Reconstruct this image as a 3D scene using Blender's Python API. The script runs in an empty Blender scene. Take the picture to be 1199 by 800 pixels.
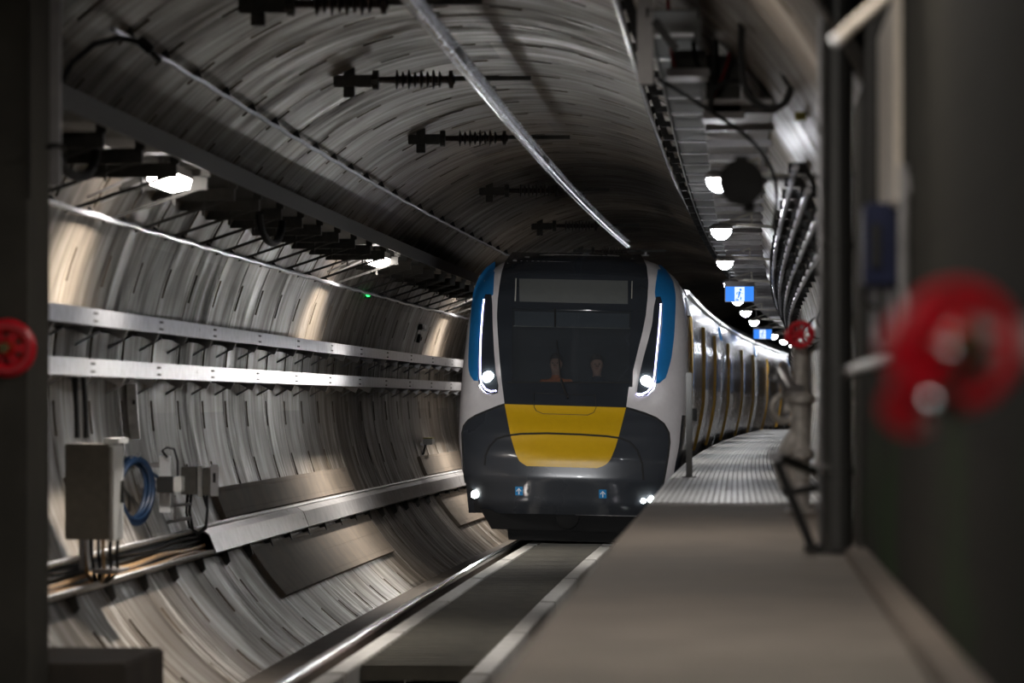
import bpy, bmesh, math, random
from mathutils import Vector, Matrix
random.seed(7)
C = bpy.context.scene.collection
SC = bpy.context.scene

# ------------------------------------------------------------------ camera, exposure, world
F_PX = 4500.0
CAM = Vector((0.0, 0.0, 1.9))
YAW, PITCH = math.atan(262 / F_PX), math.atan(71 / F_PX)
cd = bpy.data.cameras.new('camera')
cam = bpy.data.objects.new('camera', cd); C.objects.link(cam)
cam.location = CAM
cam.rotation_euler = (math.pi / 2 + PITCH, 0, YAW)
cd.sensor_width = 36.0
cd.lens = F_PX * 36.0 / 1199.0
cd.clip_start, cd.clip_end = 0.1, 600
cd.dof.use_dof = True
cd.dof.focus_distance = 51.5
cd.dof.aperture_fstop = 2.2
SC.camera = cam
SC.view_settings.view_transform = 'Standard'
SC.view_settings.look = 'None'
SC.view_settings.gamma = 1.0
SC.view_settings.use_curve_mapping = False
SC.view_settings.exposure = 0.3
world = bpy.data.worlds.new('world'); SC.world = world
world.use_nodes = True
world.node_tree.nodes['Background'].inputs['Color'].default_value = (0.75, 0.85, 1.0, 1)
world.node_tree.nodes['Background'].inputs['Strength'].default_value = 0.004

LEFT_LAMP = 30.0      # emission of the wall luminaires
RIGHT_LAMP = 62.0     # emission of the domed walkway lamps
WHITE = (1.0, 0.93, 0.85)

def area_light(name, loc, sx, sy, power, col=WHITE, rot=(0, 0, 0)):
    l = bpy.data.lights.new(name, 'AREA'); l.shape = 'RECTANGLE'; l.size = sx; l.size_y = sy
    l.energy = power; l.color = col
    o = bpy.data.objects.new(name, l); C.objects.link(o); o.location = loc; o.rotation_euler = rot
    return o
# lamps out of frame: inferred ones over the near end, plus added fill
area_light('unseen_lamp', (-0.15, 11.5, 4.3), 0.3, 1.2, 37)
area_light('unseen_lamp', (-0.15, 3.0, 4.3), 0.3, 1.2, 30)
area_light('unseen_lamp', (-0.8, 20.5, 4.5), 0.3, 1.2, 48)  # added lamp without a fixture, kept above view to brighten the walkway
area_light('unseen_lamp', (-4.3, 12.9, 3.6), 0.3, 1.2, 34, WHITE, (0, math.radians(-25), 0))
area_light('unseen_lamp', (-2.4, 4.0, 4.6), 2.5, 1.5, 28, (1.0, 0.96, 0.90), (math.radians(78), 0, 0))  # wide fill panel turned down the tunnel, standing in for station light
def beam(name, loc, target, power, deg, blend=0.5, col=(0.97, 0.98, 1.0), soft=0.15):
    l = bpy.data.lights.new(name, 'SPOT'); l.energy = power; l.spot_size = math.radians(deg); l.spot_blend = blend
    l.shadow_soft_size = soft; l.color = col
    o = bpy.data.objects.new(name, l); C.objects.link(o); o.location = loc
    o.rotation_euler = (Vector(target) - Vector(loc)).to_track_quat('-Z', 'Y').to_euler()
    return o
beam('train_front_fill', (-2.4, 2.0, 3.4), (-2.1, 51.0, 1.9), 25000, 6.5, 0.7)  # added narrow spot that brightens the train front, no lamp known there

# ------------------------------------------------------------------ geometry of the line
T0 = -2.25
RT, ZT = 3.15, 2.05                      # tunnel radius, height of its axis over the rail heads
def cx(Y): return 0.00031 * max(0.0, Y - 35.0) ** 2
def hd(Y): return -math.atan(0.00062 * max(0.0, Y - 35.0))
def W(u, Y, z): return Vector((T0 + cx(Y) + u, Y, z))
def wall_u(z, off=0.0): return math.sqrt(max(0.01, (RT - off) ** 2 - (z - ZT) ** 2))
CY, SY, CP, SP = math.cos(YAW), math.sin(YAW), math.cos(PITCH), math.sin(PITCH)
FW = Vector((-SY * CP, CY * CP, SP)); RG = Vector((CY, SY, 0)); UP = RG.cross(FW)
def at(px, py, Y):
    d = FW + RG * ((px - 599.5) / F_PX) + UP * ((400 - py) / F_PX)
    return CAM + d * (Y / d.y)

# ------------------------------------------------------------------ helpers
class MB:
    def __init__(s): s.v = []; s.f = []
    def add(s, vs, fs):
        o = len(s.v); s.v += [Vector(p) for p in vs]; s.f += [tuple(i + o for i in f) for f in fs]; return s
    def box(s, x0, x1, y0, y1, z0, z1):
        return s.add([(x0, y0, z0), (x1, y0, z0), (x1, y1, z0), (x0, y1, z0), (x0, y0, z1), (x1, y0, z1), (x1, y1, z1), (x0, y1, z1)],
                     [(0, 3, 2, 1), (4, 5, 6, 7), (0, 1, 5, 4), (1, 2, 6, 5), (2, 3, 7, 6), (3, 0, 4, 7)])
    def obox(s, c, size, R=None):
        m = MB().box(-size[0] / 2, size[0] / 2, -size[1] / 2, size[1] / 2, -size[2] / 2, size[2] / 2)
        R = R or Matrix.Identity(3)
        return s.add([Vector(c) + R @ p for p in m.v], m.f)
    def bar(s, a, b, w, h=None):
        a, b = Vector(a), Vector(b); d = (b - a); L = d.length; d.normalize()
        ref = Vector((0, 0, 1)) if abs(d.z) < 0.95 else Vector((0, 1, 0))
        x = d.cross(ref).normalized(); z = x.cross(d)
        R = Matrix((x, d, z)).transposed()
        return s.obox((a + b) / 2, (w, L, h or w), R)
    def tube(s, pts, r, n=8, cap=True):
        pts = [Vector(p) for p in pts]; rs = r if isinstance(r, (list, tuple)) else [r] * len(pts)
        base = len(s.v); prev = None
        for i, p in enumerate(pts):
            d = (pts[min(i + 1, len(pts) - 1)] - pts[max(i - 1, 0)]).normalized()
            if prev is None:
                ref = Vector((0, 0, 1)) if abs(d.z) < 0.9 else Vector((1, 0, 0))
                x = d.cross(ref).normalized()
            else:
                x = (prev - d * prev.dot(d)).normalized()
            prev = x; y = d.cross(x)
            for k in range(n):
                a = 2 * math.pi * k / n
                s.v.append(p + (x * math.cos(a) + y * math.sin(a)) * rs[i])
        for i in range(len(pts) - 1):
            for k in range(n):
                a = base + i * n + k; b = base + i * n + (k + 1) % n
                s.f.append((a, b, b + n, a + n))
        if cap:
            s.f.append(tuple(base + k for k in range(n))[::-1])
            s.f.append(tuple(base + (len(pts) - 1) * n + k for k in range(n)))
        return s
    def lathe(s, o, axis, prof, n=16):
        o = Vector(o); d = Vector(axis).normalized()
        return s.tube([o + d * h for h, r in prof], [max(r, 1e-4) for h, r in prof], n)
    def torus(s, c, axis, R, r, n=24, m=8, sx=1.0):
        c = Vector(c); d = Vector(axis).normalized()
        ref = Vector((0, 0, 1)) if abs(d.z) < 0.9 else Vector((1, 0, 0))
        x = d.cross(ref).normalized(); y = d.cross(x); b = len(s.v)
        for i in range(n):
            a = 2 * math.pi * i / n; e = x * math.cos(a) * sx + y * math.sin(a)
            for k in range(m):
                q = 2 * math.pi * k / m
                s.v.append(c + e * R + (e.normalized() * math.cos(q) + d * math.sin(q)) * r)
        for i in range(n):
            for k in range(m):
                s.f.append((b + i * m + k, b + ((i + 1) % n) * m + k, b + ((i + 1) % n) * m + (k + 1) % m, b + i * m + (k + 1) % m))
        return s
    def loft(s, rows, closed=False, cap=False):
        b = len(s.v); n = len(rows[0])
        for r in rows: s.v += [Vector(p) for p in r]
        for i in range(len(rows) - 1):
            for k in range(n if closed else n - 1):
                a = b + i * n + k; c = b + i * n + (k + 1) % n
                s.f.append((a, c, c + n, a + n))
        if cap:
            s.f.append(tuple(b + k for k in range(n))[::-1]); s.f.append(tuple(b + (len(rows) - 1) * n + k for k in range(n)))
        return s
    def sweep(s, prof, Ys, cap=True):
        """closed profile of (u, z) swept along the curved line"""
        return s.loft([[W(u, Y, z) for u, z in prof] for Y in Ys], True, cap)
    def prism(s, poly, o, ax, ay, depth):
        o, ax, ay = Vector(o), Vector(ax), Vector(ay); nrm = ax.cross(ay).normalized()
        n = len(poly); p = [o + ax * a + ay * b for a, b in poly]
        return s.add(p + [q + nrm * depth for q in p], [tuple(range(n))[::-1], tuple(range(n, 2 * n))] + [(i, (i + 1) % n, n + (i + 1) % n, n + i) for i in range(n)])
    def build(s, name, mat, parent=None, smooth=False, angle=35, bevel=0, origin=None):
        me = bpy.data.meshes.new(name)
        off = Vector((0, 0, 0))
        p = parent
        while p is not None: off += p.location; p = p.parent
        if origin is not None: org = Vector(origin)
        else: org = off
        me.from_pydata([v - org for v in s.v], [], s.f); me.update()
        bm = bmesh.new(); bm.from_mesh(me)
        bmesh.ops.recalc_face_normals(bm, faces=bm.faces)
        if bevel: bmesh.ops.bevel(bm, geom=list(bm.edges), offset=bevel, segments=2, affect='EDGES', clamp_overlap=True)
        if smooth:
            ca = math.radians(angle)
            for f in bm.faces: f.smooth = True
            for e in bm.edges:
                if len(e.link_faces) == 2 and e.calc_face_angle(0) > ca: e.smooth = False
        bm.to_mesh(me); bm.free()
        me.materials.append(mat)
        o = bpy.data.objects.new(name, me); C.objects.link(o)
        if parent: o.parent = parent
        o.location = org - off
        return o

def frange(a, b, st):
    n = max(1, int(round((b - a) / st))); return [a + (b - a) * i / n for i in range(n + 1)]
def empty(name, loc, rz=0.0):
    o = bpy.data.objects.new(name, None); C.objects.link(o); o.location = loc; o.rotation_euler = (0, 0, rz); o.empty_display_size = 0.2
    return o
def tag(o, label=None, cat=None, group=None, kind=None):
    if label: o['label'] = label
    if cat: o['category'] = cat
    if group: o['group'] = group
    if kind: o['kind'] = kind
    return o
def thing(name, loc, label, cat, group=None, rz=0.0):
    return tag(empty(name, loc, rz), label, cat, group)
def dup(root, loc, rz=0.0, label=None, group=None):
    r = root.copy(); C.objects.link(r); r.location = loc; r.rotation_euler = (0, 0, rz)
    if label: r['label'] = label
    if group: r['group'] = group
    for ch in list(root.children):
        c = ch.copy(); C.objects.link(c); c.parent = r
        for g in list(ch.children):
            d = g.copy(); C.objects.link(d); d.parent = c
    return r
def struct(o): o['kind'] = 'structure'; return o

# ------------------------------------------------------------------ materials
def new_mat(name):
    m = bpy.data.materials.new(name); m.use_nodes = True
    nt = m.node_tree; b = nt.nodes['Principled BSDF']
    return m, nt, b
def plain(name, col, rough=0.5, metal=0.0, noise=0.12, scale=14.0, spec=0.5, bump=0.0, stretch=(1, 1, 1), coat=0.0):
    m, nt, b = new_mat(name); N, L = nt.nodes, nt.links
    tc = N.new('ShaderNodeTexCoord'); mp = N.new('ShaderNodeMapping'); mp.inputs['Scale'].default_value = stretch
    ns = N.new('ShaderNodeTexNoise'); ns.inputs['Scale'].default_value = scale; ns.inputs['Detail'].default_value = 6
    L.new(tc.outputs['Object'], mp.inputs['Vector']); L.new(mp.outputs['Vector'], ns.inputs['Vector'])
    rp = N.new('ShaderNodeValToRGB'); rp.color_ramp.elements[0].position = 0.3; rp.color_ramp.elements[1].position = 0.7
    rp.color_ramp.elements[0].color = [c * (1 - noise) for c in col] + [1]
    rp.color_ramp.elements[1].color = [min(1, c * (1 + noise)) for c in col] + [1]
    L.new(ns.outputs['Fac'], rp.inputs['Fac']); L.new(rp.outputs['Color'], b.inputs['Base Color'])
    mr = N.new('ShaderNodeMapRange'); mr.inputs['To Min'].default_value = max(0.02, rough * 0.8); mr.inputs['To Max'].default_value = min(1, rough * 1.2)
    L.new(ns.outputs['Fac'], mr.inputs['Value']); L.new(mr.outputs['Result'], b.inputs['Roughness'])
    b.inputs['Metallic'].default_value = metal
    b.inputs['Specular IOR Level'].default_value = spec
    b.inputs['Coat Weight'].default_value = coat
    if bump:
        bp = N.new('ShaderNodeBump'); bp.inputs['Strength'].default_value = bump; bp.inputs['Distance'].default_value = 0.02
        L.new(ns.outputs['Fac'], bp.inputs['Height']); L.new(bp.outputs['Normal'], b.inputs['Normal'])
    return m
def emit(name, col, strength):
    m, nt, b = new_mat(name)
    b.inputs['Base Color'].default_value = (*[c * 0.25 for c in col], 1)
    b.inputs['Emission Color'].default_value = (*col, 1); b.inputs['Emission Strength'].default_value = strength
    return m

def lining_material():
    m, nt, b = new_mat('tunnel_concrete'); N, L = nt.nodes, nt.links
    uv = N.new('ShaderNodeUVMap'); uv.uv_map = 'arc'
    def noise(sc, scale, det=6, dist=0.0):
        mp = N.new('ShaderNodeMapping'); mp.inputs['Scale'].default_value = sc
        L.new(uv.outputs['UV'], mp.inputs['Vector'])
        n = N.new('ShaderNodeTexNoise'); n.inputs['Scale'].default_value = scale; n.inputs['Detail'].default_value = det
        n.inputs['Distortion'].default_value = dist
        L.new(mp.outputs['Vector'], n.inputs['Vector']); return n.outputs['Fac']
    def ramp(fac, p0, c0, p1, c1):
        r = N.new('ShaderNodeValToRGB'); r.color_ramp.elements[0].position = p0; r.color_ramp.elements[1].position = p1
        r.color_ramp.elements[0].color = (*c0, 1); r.color_ramp.elements[1].color = (*c1, 1)
        L.new(fac, r.inputs['Fac']); return r.outputs['Color']
    def mix(fac, a, bb, mode='MIX'):
        x = N.new('ShaderNodeMix'); x.data_type = 'RGBA'; x.blend_type = mode
        if isinstance(fac, float): x.inputs['Factor'].default_value = fac
        else: L.new(fac, x.inputs['Factor'])
        for s_, v in (('A', a), ('B', bb)):
            sock = [i for i in x.inputs if i.name == s_ and i.type == 'RGBA'][0]
            if isinstance(v, tuple): sock.default_value = (*v, 1)
            else: L.new(v, sock)
        return [o for o in x.outputs if o.type == 'RGBA'][0]
    broad = noise((0.5, 0.5, 1), 1.2, 4)
    streak = noise((0.5, 2.0, 1), 1.5, 7, 0.8)
    fine = noise((0.7, 4.0, 1), 2.0, 6, 0.6)
    drip = noise((0.5, 1.3, 1), 0.9, 4, 0.6)
    base = ramp(broad, 0.3, (0.15, 0.122, 0.092), 0.7, (0.215, 0.178, 0.138))
    s2 = mix(ramp(streak, 0.46, (0, 0, 0), 0.78, (1, 1, 1)), base, (0.06, 0.048, 0.037))
    lime = ramp(fine, 0.49, (0, 0, 0), 0.58, (1, 1, 1))
    lm = N.new('ShaderNodeMath'); lm.operation = 'MULTIPLY'
    L.new(lime, lm.inputs[0]); L.new(ramp(drip, 0.46, (0, 0, 0), 0.62, (1, 1, 1)), lm.inputs[1])
    sx0 = N.new('ShaderNodeSeparateXYZ'); L.new(uv.outputs['UV'], sx0.inputs[0])
    low = N.new('ShaderNodeMapRange'); low.inputs['From Min'].default_value = -5.3; low.inputs['From Max'].default_value = -6.3
    low.inputs['To Min'].default_value = 0.30; low.inputs['To Max'].default_value = 1.0; L.new(sx0.outputs['X'], low.inputs['Value'])
    lm2 = N.new('ShaderNodeMath'); lm2.operation = 'MULTIPLY'; L.new(lm.outputs[0], lm2.inputs[0]); L.new(low.outputs['Result'], lm2.inputs[1])
    col = mix(lm2.outputs[0], s2, (0.62, 0.59, 0.55))
    sx = N.new('ShaderNodeSeparateXYZ'); L.new(uv.outputs['UV'], sx.inputs[0])
    def mth(op, a, bb):
        x = N.new('ShaderNodeMath'); x.operation = op
        for i_, v in enumerate((a, bb)):
            if isinstance(v, (int, float)): x.inputs[i_].default_value = v
            else: L.new(v, x.inputs[i_])
        return x.outputs[0]
    ring = mth('FLOOR', mth('DIVIDE', mth('SUBTRACT', sx.outputs['Y'], 18.1), 1.7), 0)
    seg = mth('FLOOR', mth('DIVIDE', mth('ADD', sx.outputs['X'], mth('MULTIPLY', mth('MODULO', ring, 2), 1.1)), 2.6), 0)
    cbx = N.new('ShaderNodeCombineXYZ'); L.new(ring, cbx.inputs['X']); L.new(seg, cbx.inputs['Y'])
    wn = N.new('ShaderNodeTexWhiteNoise'); wn.noise_dimensions = '2D'; L.new(cbx.outputs[0], wn.inputs['Vector'])
    tone = N.new('ShaderNodeMapRange'); tone.inputs['To Min'].default_value = 0.62; tone.inputs['To Max'].default_value = 1.18; L.new(wn.outputs['Value'], tone.inputs['Value'])
    col = mix(1.0, col, tone.outputs['Result'], 'MULTIPLY')
    L.new(col, b.inputs['Base Color'])
    mr = N.new('ShaderNodeMapRange'); mr.inputs['From Min'].default_value = 0.3; mr.inputs['From Max'].default_value = 0.7
    mr.inputs['To Min'].default_value = 0.30; mr.inputs['To Max'].default_value = 0.62
    b.inputs['Specular IOR Level'].default_value = 0.4
    L.new(streak, mr.inputs['Value']); L.new(mr.outputs['Result'], b.inputs['Roughness'])
    bp = N.new('ShaderNodeBump'); bp.inputs['Strength'].default_value = 0.05; bp.inputs['Distance'].default_value = 0.02
    L.new(fine, bp.inputs['Height']); L.new(bp.outputs['Normal'], b.inputs['Normal'])
    return m

M = {
 'lining': lining_material(),
 'concrete': plain('walkway_concrete', (0.23, 0.195, 0.165), 0.75, noise=0.25, scale=3.0, bump=0.3),
 'kerb': plain('kerb_concrete', (0.20, 0.16, 0.13), 0.8, noise=0.25, scale=6),
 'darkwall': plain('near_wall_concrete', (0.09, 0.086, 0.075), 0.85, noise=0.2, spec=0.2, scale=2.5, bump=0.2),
 'trackbed': plain('trackbed_concrete', (0.10, 0.085, 0.07), 0.8, noise=0.3, scale=2, bump=0.3),
 'block': plain('edge_block_concrete', (0.68, 0.66, 0.62), 0.6, noise=0.15, scale=5),
 'deck': plain('deck_plate', (0.14, 0.13, 0.105), 0.65, noise=0.25, scale=4),
 'galv': plain('galvanised_steel', (0.48, 0.48, 0.50), 0.30, 0.85, noise=0.22, scale=9, bump=0.08),
 'galvlight': plain('bright_galvanised', (0.82, 0.82, 0.82), 0.35, 0.3, noise=0.25, scale=12),
 'dulllip': plain('dull_painted_steel', (0.11, 0.105, 0.10), 0.55, 0.2, noise=0.15),
 'galvmatt': plain('weathered_galvanised', (0.36, 0.35, 0.35), 0.5, 0.5, noise=0.2, scale=6),
 'darksteel': plain('dark_steel', (0.07, 0.068, 0.062), 0.55, 0.4, noise=0.2),
 'grating': plain('ribbed_steel', (0.46, 0.45, 0.43), 0.42, 0.5, noise=0.2, scale=8),
 'rail': plain('rail_steel_web', (0.10, 0.075, 0.055), 0.6, 0.5, noise=0.2),
 'railhead': plain('polished_rail_head', (0.75, 0.76, 0.78), 0.22, 1.0, noise=0.08),
 'alu': plain('aluminium', (0.78, 0.79, 0.84), 0.26, 0.95, noise=0.06),
 'black': plain('black_plastic', (0.018, 0.018, 0.018), 0.5),
 'rubber': plain('black_rubber', (0.012, 0.012, 0.012), 0.7),
 'cable_white': plain('pale_cable_jacket', (0.68, 0.69, 0.74), 0.22, 0.3, noise=0.12),
 'cable_blue': plain('blue_cable_jacket', (0.012, 0.035, 0.085), 0.5),
 'cable_red': plain('red_cable_jacket', (0.30, 0.02, 0.02), 0.5),
 'copper': plain('tan_cable_jacket', (0.42, 0.25, 0.11), 0.45, noise=0.35),
 'porcelain': plain('brown_insulator', (0.035, 0.022, 0.018), 0.35),
 'cabinet': plain('cabinet_grey_paint', (0.22, 0.205, 0.18), 0.45, 0.2, noise=0.08),
 'door_white': plain('pale_cabinet_door', (0.74, 0.74, 0.72), 0.35, 0.1, noise=0.06),
 'boxgrey': plain('grey_plastic', (0.22, 0.21, 0.19), 0.5),
 'panel': plain('brown_grey_board', (0.185, 0.15, 0.115), 0.8, noise=0.2, scale=3),
 'red': plain('red_valve_paint', (0.80, 0.012, 0.03), 0.35, noise=0.15),
 'darkred': plain('aged_red_paint', (0.28, 0.02, 0.018), 0.5, noise=0.2),
 'brass': plain('brass', (0.80, 0.62, 0.28), 0.22, 1.0),
 'chrome': plain('chrome', (0.86, 0.87, 0.90), 0.12, 1.0, noise=0.03),
 'iron': plain('grey_cast_iron', (0.60, 0.57, 0.54), 0.42, 0.3, noise=0.3, scale=12),
 'pipe': plain('grey_painted_pipe', (0.15, 0.15, 0.145), 0.38, 0.4, noise=0.12, stretch=(1, 1, 0.1)),
 'beige': plain('beige_board', (0.78, 0.70, 0.60), 0.5, noise=0.08),
 'navy': plain('navy_blue_enamel', (0.008, 0.014, 0.06), 0.35),
 'silver': plain('silver_train_paint', (0.74, 0.70, 0.70), 0.34, 0.1, noise=0.03, coat=0.3),
 'gloss_black': plain('gloss_black_train_paint', (0.024, 0.028, 0.034), 0.2, noise=0.02, coat=0.5, scale=0.7),
 'skirt': plain('charcoal_train_paint', (0.034, 0.038, 0.045), 0.28, noise=0.02, coat=0.4, scale=0.7),
 'yellow': plain('yellow_train_paint', (0.58, 0.345, 0.006), 0.38, noise=0.03),
 'blue': plain('blue_train_paint', (0.015, 0.17, 0.42), 0.35, noise=0.05, coat=0.3),
 'doory': plain('yellow_door_edge', (0.80, 0.46, 0.05), 0.45),
 'stainless': plain('stainless_body', (0.70, 0.71, 0.74), 0.26, 0.75, noise=0.08, scale=2.0, bump=0.9, stretch=(1, 2.5, 5)),
 'winglass': plain('reflective_window_glass', (0.16, 0.22, 0.36), 0.12, 0.7, spec=0.9, noise=0.15, scale=2.0, bump=0.9, stretch=(1, 2.5, 4)),
 'roof': plain('grey_roof', (0.16, 0.165, 0.17), 0.35, 0.5, noise=0.15),
 'display': plain('grey_display_window', (0.10, 0.105, 0.10), 0.4, noise=0.05),
 'under': plain('underframe_black', (0.008, 0.008, 0.008), 0.9, spec=0.15),
 'blind': plain('pale_sun_blind', (0.42, 0.44, 0.45), 0.8, noise=0.03),
 'cream': plain('cream_strip', (0.50, 0.48, 0.42), 0.5),
 'cab': plain('cab_interior_grey', (0.05, 0.052, 0.055), 0.7),
 'skin': plain('skin', (0.45, 0.25, 0.17), 0.55, noise=0.06),
 'vest': plain('orange_safety_vest', (0.60, 0.16, 0.03), 0.7),
 'shirt': plain('dark_shirt', (0.03, 0.035, 0.05), 0.8),
 'hair': plain('dark_hair', (0.02, 0.014, 0.01), 0.7),
 'decal': plain('blue_decal', (0.02, 0.22, 0.50), 0.4, noise=0.03),
 'white': plain('white_marking', (0.85, 0.86, 0.88), 0.5, noise=0.03),
 'tagyellow': plain('yellow_tag', (0.20, 0.17, 0.02), 0.6),
 'lamp_left': emit('luminaire_diffuser', (1.0, 0.94, 0.90), LEFT_LAMP),
 'lamp_right': emit('dome_diffuser', (0.93, 0.95, 1.0), RIGHT_LAMP),
 'headlight': emit('headlight_glow', (0.95, 1.0, 0.98), 60),
 'led': emit('led_glow', (0.62, 0.60, 1.0), 9),
 'green': emit('green_lamp_glow', (0.03, 1.0, 0.15), 4.0),
 'sign_blue': emit('sign_blue_panel', (0.035, 0.22, 0.85), 1.0),
 'sign_white': emit('sign_white_panel', (0.75, 0.87, 1.0), 0.95),
}
def board_material():
    m = M['panel']; N, L = m.node_tree.nodes, m.node_tree.links; b = N['Principled BSDF']
    tc = N.new('ShaderNodeTexCoord'); sp_ = N.new('ShaderNodeSeparateXYZ'); L.new(tc.outputs['Object'], sp_.inputs[0])
    cb = N.new('ShaderNodeCombineXYZ'); L.new(sp_.outputs['Y'], cb.inputs['X']); L.new(sp_.outputs['Z'], cb.inputs['Y'])
    br = N.new('ShaderNodeTexBrick'); br.inputs['Scale'].default_value = 1; br.offset = 0; br.inputs['Brick Width'].default_value = 1.0; br.inputs['Row Height'].default_value = 0.2
    br.inputs['Mortar Size'].default_value = 0.008; L.new(cb.outputs[0], br.inputs['Vector'])
    br.inputs['Color1'].default_value = (1, 1, 1, 1); br.inputs['Color2'].default_value = (0.9, 0.9, 0.9, 1); br.inputs['Mortar'].default_value = (0, 0, 0, 1)
    bp = N.new('ShaderNodeBump'); bp.inputs['Strength'].default_value = 0.6; bp.inputs['Distance'].default_value = 0.03
    L.new(br.outputs['Color'], bp.inputs['Height']); L.new(bp.outputs['Normal'], b.inputs['Normal'])
board_material()
def glass_material():
    m, nt, b = new_mat('tinted_windscreen'); N, L = nt.nodes, nt.links
    out = N['Material Output']; N.remove(b)
    tr = N.new('ShaderNodeBsdfTransparent'); tr.inputs['Color'].default_value = (0.25, 0.27, 0.29, 1)
    gl = N.new('ShaderNodeBsdfGlossy'); gl.inputs['Roughness'].default_value = 0.06
    fr = N.new('ShaderNodeFresnel'); fr.inputs['IOR'].default_value = 1.6
    ns = N.new('ShaderNodeTexNoise'); ns.inputs['Scale'].default_value = 1.0
    bp = N.new('ShaderNodeBump'); bp.inputs['Strength'].default_value = 0.02; L.new(ns.outputs['Fac'], bp.inputs['Height']); L.new(bp.outputs['Normal'], gl.inputs['Normal'])
    mx = N.new('ShaderNodeMixShader'); L.new(fr.outputs['Fac'], mx.inputs['Fac']); L.new(tr.outputs[0], mx.inputs[1]); L.new(gl.outputs[0], mx.inputs[2])
    df = N.new('ShaderNodeBsdfDiffuse'); df.inputs['Color'].default_value = (0.30, 0.34, 0.38, 1)
    m2 = N.new('ShaderNodeMixShader'); m2.inputs['Fac'].default_value = 0.07; L.new(mx.outputs[0], m2.inputs[1]); L.new(df.outputs[0], m2.inputs[2])
    L.new(m2.outputs[0], out.inputs['Surface'])
    return m
M['screen'] = glass_material()
def wall_material():
    m, nt, b = new_mat('blockwork_wall'); N, L = nt.nodes, nt.links
    tc = N.new('ShaderNodeTexCoord'); sp = N.new('ShaderNodeSeparateXYZ'); L.new(tc.outputs['Object'], sp.inputs[0])
    cb = N.new('ShaderNodeCombineXYZ'); L.new(sp.outputs['Y'], cb.inputs['X']); L.new(sp.outputs['Z'], cb.inputs['Y'])
    br = N.new('ShaderNodeTexBrick'); br.inputs['Scale'].default_value = 1.0
    br.inputs['Brick Width'].default_value = 0.6; br.inputs['Row Height'].default_value = 0.3; br.inputs['Mortar Size'].default_value = 0.006
    br.inputs['Color1'].default_value = (0.034, 0.032, 0.026, 1); br.inputs['Color2'].default_value = (0.030, 0.028, 0.023, 1); br.inputs['Mortar'].default_value = (0.025, 0.023, 0.02, 1)
    L.new(cb.outputs[0], br.inputs['Vector'])
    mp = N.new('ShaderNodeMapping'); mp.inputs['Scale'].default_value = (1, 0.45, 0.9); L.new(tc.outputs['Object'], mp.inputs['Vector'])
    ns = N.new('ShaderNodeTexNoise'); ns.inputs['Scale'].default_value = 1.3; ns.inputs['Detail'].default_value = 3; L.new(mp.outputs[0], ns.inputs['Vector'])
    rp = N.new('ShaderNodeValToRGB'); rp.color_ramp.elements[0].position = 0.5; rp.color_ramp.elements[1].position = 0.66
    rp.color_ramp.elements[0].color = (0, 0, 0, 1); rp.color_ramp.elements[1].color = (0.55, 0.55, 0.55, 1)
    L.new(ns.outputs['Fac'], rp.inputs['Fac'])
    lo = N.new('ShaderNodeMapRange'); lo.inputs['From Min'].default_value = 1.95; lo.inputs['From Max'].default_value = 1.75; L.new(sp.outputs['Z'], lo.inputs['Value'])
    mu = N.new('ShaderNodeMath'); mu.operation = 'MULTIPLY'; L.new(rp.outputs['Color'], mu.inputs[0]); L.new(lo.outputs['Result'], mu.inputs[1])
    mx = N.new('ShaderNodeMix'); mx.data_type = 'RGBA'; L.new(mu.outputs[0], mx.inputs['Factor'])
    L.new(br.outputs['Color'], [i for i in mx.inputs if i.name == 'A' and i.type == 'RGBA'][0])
    [i for i in mx.inputs if i.name == 'B' and i.type == 'RGBA'][0].default_value = (0.03, 0.075, 0.02, 1)  # green glow cast on the lower wall, painted in as noise patches
    L.new([o for o in mx.outputs if o.type == 'RGBA'][0], b.inputs['Base Color'])
    b.inputs['Roughness'].default_value = 0.9; b.inputs['Specular IOR Level'].default_value = 0.1
    return m
M['blockwork'] = wall_material()

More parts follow.
